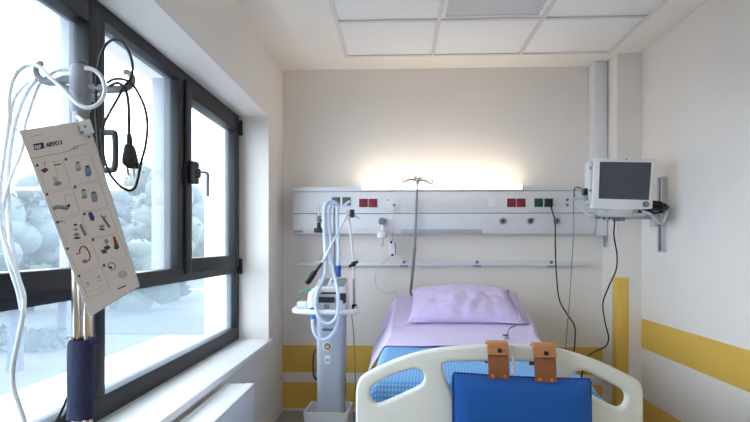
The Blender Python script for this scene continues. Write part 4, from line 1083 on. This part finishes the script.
# navy foam wrap round both poles
w = thing('foam_wrap', 'navy foam wrap around the chrome poles of the infusion stand', 'pole wrap', (sx, SY, SP(80, 418).z))
z0, z1 = SP(80, 418).z, SP(80, 338).z; cx = SP(81.0, 380).x
def wf(r_in):
    def f(a, t):
        an = a * 2 * math.pi
        r = r_in * (1 + .03 * noise.noise(Vector((math.cos(an) * 1.5, math.sin(an) * 1.5, t * 5))))
        return Vector((cx + r * 1.0 * math.cos(an), SY + r * .8 * math.sin(an), z0 + (z1 - z0) * t + .003 * math.sin(an * 2 + 1) * (t > .9)))
    return f
q = MB().grid(wf(.0268), 40, 24, closeu=True).grid(wf(.0215), 40, 24, closeu=True)
bm = q.bm; bm.verts.ensure_lookup_table(); n1 = 40 * 25
for j in (0, 24):
    for i in range(40):
        bm.faces.new((bm.verts[j * 40 + i], bm.verts[j * 40 + (i + 1) % 40], bm.verts[n1 + j * 40 + (i + 1) % 40], bm.verts[n1 + j * 40 + i]))
fw = q.build('foam_sleeve', M['foam'], w, sharp=70)
p = SP(96, 340.5, SY - .01)
MB().tube(crv([SP(90, 341, SY - .02), SP(95, 339, SY - .015), SP(100, 340.5, SY - .01), SP(101.5, 343, SY - .01), SP(97, 344, SY - .012), SP(91, 343, SY - .02)], 4), .0028, 8).build('tie_end', M['foam'], w)
p = SP(68, 342, SY - .005); MB().tube(crv([SP(72, 338.5, SY - .02), SP(69, 340, SY - .015), SP(67.5, 346, SY - .008)], 4), .003, 8).build('tie_end', M['light_grey'], w)

# thin black lead at the foot of the wrap
tube_thing('thin_lead', 'thin black lead curling out beneath the navy foam wrap', 'cable', [SP(67, 398, SY + .03), SP(63, 408, SY + .04), SP(58, 418, SY + .04), SP(50, 430, SY + .04), SP(48, 450, SY + .04)], .0028, M['black_rubber'])
tube_thing('thin_lead', 'second black lead beneath the navy wrap, nearer the pole', 'cable', [SP(69, 404, SY + .03), SP(66, 413, SY + .035), SP(61, 424, SY + .04), SP(58, 450, SY + .04)], .0022, M['black_rubber'])

# ------------------------------------------------------------------ laminated instruction card
# four corners in the photo, rectangle in space: solve the depths of the corners
px = dict(TL=(21, 131.6), TR=(86.6, 121.5), BR=(138.2, 285.5), BL=(90.5, 314.5))
d = {k: ray(*v) for k, v in px.items()}
# TL*a - TR*b - BL*c + BR*e = 0 with b = 1
A = Matrix((( d['TL'].x, -d['BL'].x, d['BR'].x), (d['TL'].y, -d['BL'].y, d['BR'].y), (d['TL'].z, -d['BL'].z, d['BR'].z)))
sol = A.inverted() @ d['TR']
kTR = 1.055
cTL, cTR, cBL, cBR = CAM + d['TL'] * sol[0] * kTR, CAM + d['TR'] * kTR, CAM + d['BL'] * sol[1] * kTR, CAM + d['BR'] * sol[2] * kTR
print('CARD depths', sol, 'w', (cTL - cTR).length, 'h', (cTL - cBL).length)
ex = (cTR - cTL); ey = (cBL - cTL); cn = ex.cross(ey).normalized()
if cn.dot(CAM - cTL) < 0: cn = -cn
def CPt(x, y, off=0.0):
    r = ray(x, y); t = cn.dot(cTL + cn * off - CAM) / cn.dot(r); return CAM + r * t
card = thing('instruction_card', 'laminated white instruction card with pictograms hanging tilted on the infusion stand', 'card', cTL)
W_, H_ = ex.length, ey.length; exn, eyn = ex.normalized(), ey.normalized()
def cq(a, b_, d_): return cTL + ex * a + ey * b_ + cn * d_
MB().prism([(0.01, 0), (.99, 0), (1, .006), (1, .994), (.99, 1), (.01, 1), (0, .994), (0, .006)], cq, -.0016, 0).build('card_sheet', M['card'], card)
# clear laminate border
lam = MB(); 
for (a0_, b0_, a1_, b1_) in ((-.012, -.006, 1.03, .002), (-.012, .998, 1.03, 1.012), (-.014, 0, .002, 1), (.998, 0, 1.035, 1)):
    lam.prism([(a0_, b0_), (a1_, b0_), (a1_, b1_), (a0_, b1_)], cq, -.0012, -.0004)
lam.build('laminate_edge', M['tube_clear'], card)
I = {}
def ink(name, col): I[name] = mat('ink_' + name, col, .5, var=.03); return I[name]
for n_, c_ in (('navy', '#27305a'), ('dark', '#3a3d46'), ('grey', '#8f9298'), ('pale', '#b9bbbf'), ('bluegrey', '#7f95a8'), ('blue', '#2a3a86'), ('steelblue', '#6b7fae'), ('red', '#b02438'), ('pink', '#c08c90'), ('hose', '#7d98a5')): ink(n_, c_)
def poly(name, pts, col, off=.0006, curve=False):
    P = [Vector((x, y, 0)) for x, y in pts]
    if curve: P = crv(P, 4, True)
    q = MB(); q.prism([(v.x, v.y) for v in P], lambda x, y, dd: CPt(x, y, dd), 0.0001, off); return q.build(name, I[col], card)
def ell(name, x, y, rx, ry, col, ang=0, off=.0006):
    ca, sa = math.cos(ang), math.sin(ang)
    return poly(name, [(x + rx * math.cos(t) * ca - ry * math.sin(t) * sa, y + rx * math.cos(t) * sa + ry * math.sin(t) * ca) for t in [k * math.pi / 8 for k in range(16)]], col, off)
def stroke(name, pts, r, col, closed=False):
    P = [CPt(x, y, .0004) for x, y in pts]; q = MB().tube(crv(P, 4, closed) if len(P) > 2 else P, r, 6, closed); return q.build(name, I[col], card)
PXM = kTR / FPX      # metres per photo pixel on the card
# header
lg = poly('logo_box', [(33, 144.2), (43.2, 142.2), (44.6, 148.2), (34.6, 150.4)], 'navy')
def along(x, y, ang):
    o = CPt(x, y, .0008); u = (CPt(x + 10 * math.cos(ang), y + 10 * math.sin(ang), .0008) - o).normalized(); v = (CPt(x + 10 * math.sin(ang), y - 10 * math.cos(ang), .0008) - o); v = (v - u * v.dot(u)).normalized()
    return lambda a, b_, c: o + u * a + v * b_ + cn * c
text_mesh('logo_text', M['card'], 'F&P', .0085, along(34.9, 149.3, math.radians(-11)), card, bold=.0002)
text_mesh('title_text', I['dark'], 'AIRVO 2', .0100, along(46.4, 147.2, math.radians(-11)), card, bold=.00035)
stroke('heading_rule', [(29.6, 158.8), (45, 155.8), (60, 153), (70, 150.4), (73, 148.2), (76, 146.4), (87.5, 143.6)], .0005, 'grey')
stroke('rule_loop', [(73.5, 148.6), (75.5, 146.3), (78, 146.2), (77.6, 148), (75, 149.2)], .0005, 'grey', True)
stroke('small_print', [(32, 136.4), (42.5, 134.6)], .0004, 'grey')
# numbered panels
m1 = [(37, 165.5), (47, 194.3), (57.4, 222.3), (67.4, 248.8), (79, 276), (88.5, 301)]
m2 = [(65.8, 159.4), (75, 187), (84.3, 214), (93, 239.7), (104, 265.6), (113.5, 291)]
for i in range(5):
    for mk in (m1, m2):
        x, y = mk[i]; poly('panel_number', [(x - 1.3, y - 1.2), (x + 1.1, y - 1.6), (x + 1.5, y + 1), (x - .9, y + 1.5)], 'dark')
    a, b_, c, e = m1[i], m2[i], m2[i + 1], m1[i + 1]
    stroke('panel_frame', [(a[0] + 3, a[1] - 1), (b_[0] - 4, b_[1] + .6)], .00035, 'pale'); stroke('panel_frame', [(b_[0] - 2.6, b_[1] + 1.5), (c[0] - 4.4, c[1] - 3)], .00035, 'pale')
    stroke('panel_frame', [(c[0] - 5, c[1] - 1.8), (e[0] + 1, e[1] - 3)], .00035, 'pale'); stroke('panel_frame', [(e[0] - .5, e[1] - 3.6), (a[0] + .6, a[1] + 2.4)], .00035, 'pale')
    if i < 4:
        stroke('panel_frame', [(b_[0] + 3, b_[1] - 1.2), (b_[0] + 24, b_[1] - 6)], .00035, 'pale'); stroke('panel_frame', [(b_[0] + 25, b_[1] - 5), (c[0] + 24, c[1] - 8)], .00035, 'pale'); stroke('panel_frame', [(c[0] + 23, c[1] - 7), (c[0] - 1, c[1] - 2)], .00035, 'pale')
def dev(x, y, s=1, c1='pale', c2='grey'):
    poly('pictogram', [(x - 2.6 * s, y - 4 * s), (x + 1.6 * s, y - 4.8 * s), (x + 3.2 * s, y + 2.6 * s), (x - 1 * s, y + 4 * s)], c1, .0005, True)
    ell('pictogram', x + .4 * s, y + 2.4 * s, 2.6 * s, 1.6 * s, c2, -.2, .0007); ell('pictogram', x - .3 * s, y - 4.4 * s, 1.3 * s, 1.0 * s, 'dark', 0, .0008)
poly('pictogram', [(40.3, 170.6), (45, 167.6), (49, 169.6), (44.6, 173.2)], 'dark'); stroke('pictogram', [(44.6, 161.5), (45, 166.5)], .0006, 'grey')
stroke('pictogram', [(54.5, 165.2), (60.6, 164)], .0010, 'dark'); ell('pictogram', 57.6, 183.6, 4.2, 2.2, 'bluegrey', -.2); ell('pictogram', 55.5, 179.5, 2.5, 2.6, 'pale', 0, .0005); stroke('pictogram', [(53, 176.5), (55, 178)], .0006, 'pink')
stroke('panel_frame', [(53.5, 160.8), (58.5, 178)], .00035, 'pale')
dev(78, 167); dev(87.8, 171.5, 1.15, 'bluegrey', 'steelblue')
stroke('pictogram', [(53, 208.6), (56.5, 207), (61, 207.2), (65.5, 208.2), (67.4, 207)], .0038, 'hose'); ell('pictogram', 68.8, 205.6, 1.4, 1.6, 'dark', 0, .0075)
stroke('pictogram', [(66, 202), (65, 196), (71, 193.6)], .0004, 'pale')
dev(84, 194.5, 1.05); dev(94, 197.5, 1.15, 'bluegrey', 'grey')
ell('pictogram', 76.5, 234.6, 3, 2, 'grey', -.2); ell('pictogram', 77.2, 238, 3.6, 1.2, 'dark', -.1, .0008); ell('pictogram', 76, 229.5, 2.3, 1.2, 'grey', -.1); ell('pictogram', 75.4, 224.8, 2, 1.1, 'dark', -.1)
stroke('pictogram', [(80.6, 224.5), (82.5, 229), (85.5, 235)], .0030, 'bluegrey')
poly('pictogram', [(88, 213.5), (90.5, 211.2), (92.2, 213), (94.6, 217.4), (94, 221), (90.4, 220.4), (89.4, 217)], 'blue'); stroke('pictogram', [(63, 221.6), (66, 222.6)], .0006, 'grey'); stroke('pictogram', [(58, 222.4), (62, 221)], .0009, 'dark')
ell('pictogram', 101.8, 226.4, 2.6, 2, 'grey'); ell('pictogram', 102, 229.4, 3, 1, 'dark', 0, .0008); stroke('pictogram', [(103, 217.5), (106, 222), (109.5, 227)], .0026, 'steelblue'); stroke('pictogram', [(101, 215.6), (104.5, 217.5), (106, 215.5)], .0010, 'blue')
stroke('pictogram', [(79.2, 250.6), (82, 246.4), (86, 247.6), (89.4, 253), (90, 258.4), (87.6, 261.2), (85, 260)], .0013, 'red'); ell('pictogram', 84.5, 261.5, 2.6, 2, 'grey', .3); stroke('pictogram', [(76.5, 254), (80, 252.8), (79, 250.4)], .0010, 'dark')
poly('pictogram', [(103.2, 247.5), (107.5, 244.8), (111, 247.6), (107, 250.4)], 'dark'); poly('pictogram', [(100.4, 250.6), (105, 248.8), (107.6, 252.4), (103.4, 254)], 'dark'); ell('pictogram', 106.4, 241.5, 2, 2.6, 'grey', 0)
poly('pictogram', [(112.8, 236.6), (115, 236), (119.4, 247.4), (115.2, 249.8)], 'red'); ell('pictogram', 116.4, 246.8, 2.6, 2.8, 'dark', 0, .0008)
stroke('pictogram', [(107.6, 267.6), (110, 262.8), (114.6, 264), (114.8, 268.6), (110.8, 270.2)], .0012, 'grey'); ell('pictogram', 110.5, 267.6, 1.8, 1.4, 'dark', 0, .0005); ell('pictogram', 122.6, 274.4, 5, 3.8, 'pale', -.2)
stroke('pictogram', [(86.4, 284.6), (87.6, 282.2), (89, 284.2)], .0008, 'pink'); stroke('pictogram', [(97.6, 278.6), (99, 276), (100.2, 278)], .0008, 'pink'); stroke('pictogram', [(85.6, 287), (90, 286)], .0005, 'grey'); stroke('pictogram', [(97, 281), (101.4, 280)], .0005, 'grey'); stroke('panel_frame', [(82, 281), (106, 274), (109, 283), (87, 291.5), (82, 281)], .0003, 'pale')
text_mesh('footer_text', I['dark'], 'Fisher&Paykel', .0046, along(118.2, 289.6, math.radians(-25)), card, bold=.0002)
# the plastic clip that holds the card to the pole
kc = thing('card_clip', 'clear plastic clip fixing the corner of the instruction card to the stand', 'clip', CPt(83, 124, .002))
MB().prism([(78, 121), (90, 119), (94.5, 133), (82, 136.5)], lambda x, y, dd: CPt(x, y, dd), .0012, .006, .0015).build('clip_plate', M['tube_white'], kc)
for x, y in ((85, 126.4), (82.6, 132.3), (89.2, 137)): MB().cyl(CPt(x, y, .005), CPt(x, y, .0075), .0022, n=10).build('clip_stud', M['mid_grey'], kc)
MB().tube([CPt(84, 122, .004), (sx, SY - .012, SP(80, 118).z)], .004, 8).build('clip_tie', M['tube_white'], kc)

# ------------------------------------------------------------------ tubing hung over the hooks
def T(*a): return [SP(x, y, Y) for x, y, Y in a]
tube_thing('oxygen_tubing', 'clear tubing looped over the left hook and circling the stand hub', 'tubing',
    T((24, 300, 1.06), (17, 275, 1.055), (8, 250, 1.05), (1, 225, 1.05), (0, 190, 1.05), (5, 150, 1.055), (9, 120, 1.06), (9.5, 95, 1.065), (15, 76, 1.07), (26, 66, 1.08), (38, 66, 1.078), (50, 77, 1.07), (62, 88, 1.065), (72, 98, 1.062), (80, 105.5, 1.062), (90, 107.5, 1.064), (100, 102, 1.068), (105, 91, 1.07), (102, 78, 1.07), (94, 70, 1.07), (85, 68, 1.068)), .0042, M['tube_clear'], 10, 10)
tube_thing('oxygen_tubing', 'clear tubing loop hanging from the left hook down behind the card corner', 'tubing',
    T((74, 70, 1.11), (60, 70, 1.115), (48, 76, 1.115), (40, 84, 1.115), (34, 97, 1.115), (29, 112, 1.115), (25, 126, 1.115), (22, 150, 1.115), (12, 175, 1.115), (4, 200, 1.115), (2, 230, 1.115), (8, 262, 1.115), (17, 290, 1.115), (21, 310, 1.11)), .0036, M['tube_clear'], 10, 10)
tube_thing('oxygen_tubing', 'clear tubing arching off the left hook and out at the edge of the picture', 'tubing',
    T((40, 79, 1.125), (32, 80, 1.125), (22, 88, 1.13), (14, 100, 1.13), (10.5, 120, 1.13), (14, 128, 1.13), (22, 134, 1.125), (28, 142, 1.12)), .0036, M['tube_clear'], 10, 10)
tube_thing('drain_tubing', 'thicker clear tube hanging in front of the lower window pane', 'tubing',
    T((37, 79, 1.10), (27, 92, 1.11), (16, 120, 1.125), (9, 160, 1.125), (8, 200, 1.12), (10, 235, 1.115), (14, 262, 1.11), (19, 280, 1.10), (23.5, 295, 1.095), (23.5, 310, 1.09), (21, 325, 1.09), (17, 345, 1.09), (13, 365, 1.09), (13, 385, 1.09), (18, 402, 1.09), (24, 420, 1.09), (28, 440, 1.09), (30, 480, 1.09)), .0048, M['tube_clear'], 10, 10)

# black mains lead hung on the right hook
pl = thing('mains_lead', 'black mains lead with two-pin plug hung over the right hook of the stand', 'mains lead', SP(130, 85, 1.09))
Z = 1.095
MB().tube(crv(T((99, 150, Z), (96.5, 120, Z), (96, 95, Z), (97.5, 72, Z), (101, 54, Z), (107, 43.5, Z), (114.5, 39.6, Z), (123, 43, Z), (130, 55, Z), (132.6, 68, Z), (130.4, 79, Z - .004), (124.5, 86, Z - .008), (118, 98, Z - .008), (110, 112, Z - .006), (104, 124, Z - .004), (101.5, 138, Z), (103.5, 155, Z), (109, 172, Z), (118, 184, Z), (128, 190.4, Z), (134.5, 188, Z), (138, 178, Z), (141, 163, Z), (145.6, 145, Z), (147.4, 125, Z), (144.8, 108, Z), (138.8, 94, Z), (132.5, 84.6, Z - .006), (124, 79.5, Z - .008), (114, 79.2, Z - .006), (107.5, 82.5, Z))), .0027, 10).build('cord', M['black_rubber'], pl)
MB().tube(crv(T((110, 86, Z), (117, 83, Z - .012), (123.5, 86.5, Z - .014), (127.4, 96, Z - .01), (128.8, 110, Z - .006), (129, 135, Z - .004))), .0030, 10).build('cord', M['black_rubber'], pl)
def pf(x, y, dd): v = SP(x, y, Z - .004); return Vector((v.x, v.y + dd, v.z))
MB().tube([pf(129, 134, 0), pf(129.2, 138, 0), pf(129.3, 145, 0)], [.0042, .006, .0062], 10).build('strain_relief', M['black'], pl)
MB().prism([(126, 144.5), (132.6, 144.5), (134.4, 149), (138, 163), (137.4, 168.4), (129.8, 169.2), (123.4, 164), (123.4, 159)], pf, -.009, .009, .003).build('plug_body', M['black'], pl)
for (xa, xb, ya) in ((127.6, 128.6, 167), (133.8, 134.6, 168)):
    MB().tube([pf(xa, ya, -.002), pf(xb, ya + 9, -.002)], .0022, 10).build('pin', M['steel'], pl)
# ------------------------------------------------------------------ light, sky, camera
w = bpy.data.worlds.new('sky'); bpy.context.scene.world = w; w.use_nodes = True
nt = w.node_tree; bg_ = nt.nodes['Background']
tc = nd(nt, 'ShaderNodeTexCoord', -900); sp = nd(nt, 'ShaderNodeSeparateXYZ', -700); nt.links.new(tc.outputs['Generated'], sp.inputs[0])
rp = nd(nt, 'ShaderNodeValToRGB', -500); e = rp.color_ramp.elements
e[0].position = .0; e[0].color = (.80, .89, 1, 1); e[1].position = .5; e[1].color = (.86, .93, 1, 1)
nt.links.new(sp.outputs['Z'], rp.inputs[0]); nt.links.new(rp.outputs[0], bg_.inputs['Color'])
bg_.inputs['Strength'].default_value = SKY
def area(name, loc, rot, sx_, sy_, power, col):
    l = bpy.data.lights.new(name, 'AREA'); l.shape = 'RECTANGLE'; l.size = sx_; l.size_y = sy_; l.energy = power; l.color = col
    o = bpy.data.objects.new(name, l); C.objects.link(o); o.location = loc; o.rotation_euler = rot; return o
cam = bpy.data.cameras.new('camera'); co = bpy.data.objects.new('camera', cam); C.objects.link(co)
co.location = CAM; co.rotation_euler = (math.pi / 2, 0, PSI)
cam.sensor_width = 36; cam.sensor_fit = 'HORIZONTAL'; cam.lens = FPX / 750 * 36
cam.shift_y = (HY - 211) / 750; cam.clip_start = .02; cam.clip_end = 500
S = bpy.context.scene; S.camera = co
S.view_settings.view_transform = 'Standard'; S.view_settings.look = 'None'; S.view_settings.gamma = 1; S.view_settings.use_curve_mapping = False
S.view_settings.exposure = EXPO
S.cycles.use_denoising = True; S.cycles.max_bounces = 10; S.cycles.diffuse_bounces = 6; S.cycles.transparent_max_bounces = 24
S.cycles.sample_clamp_indirect = 8
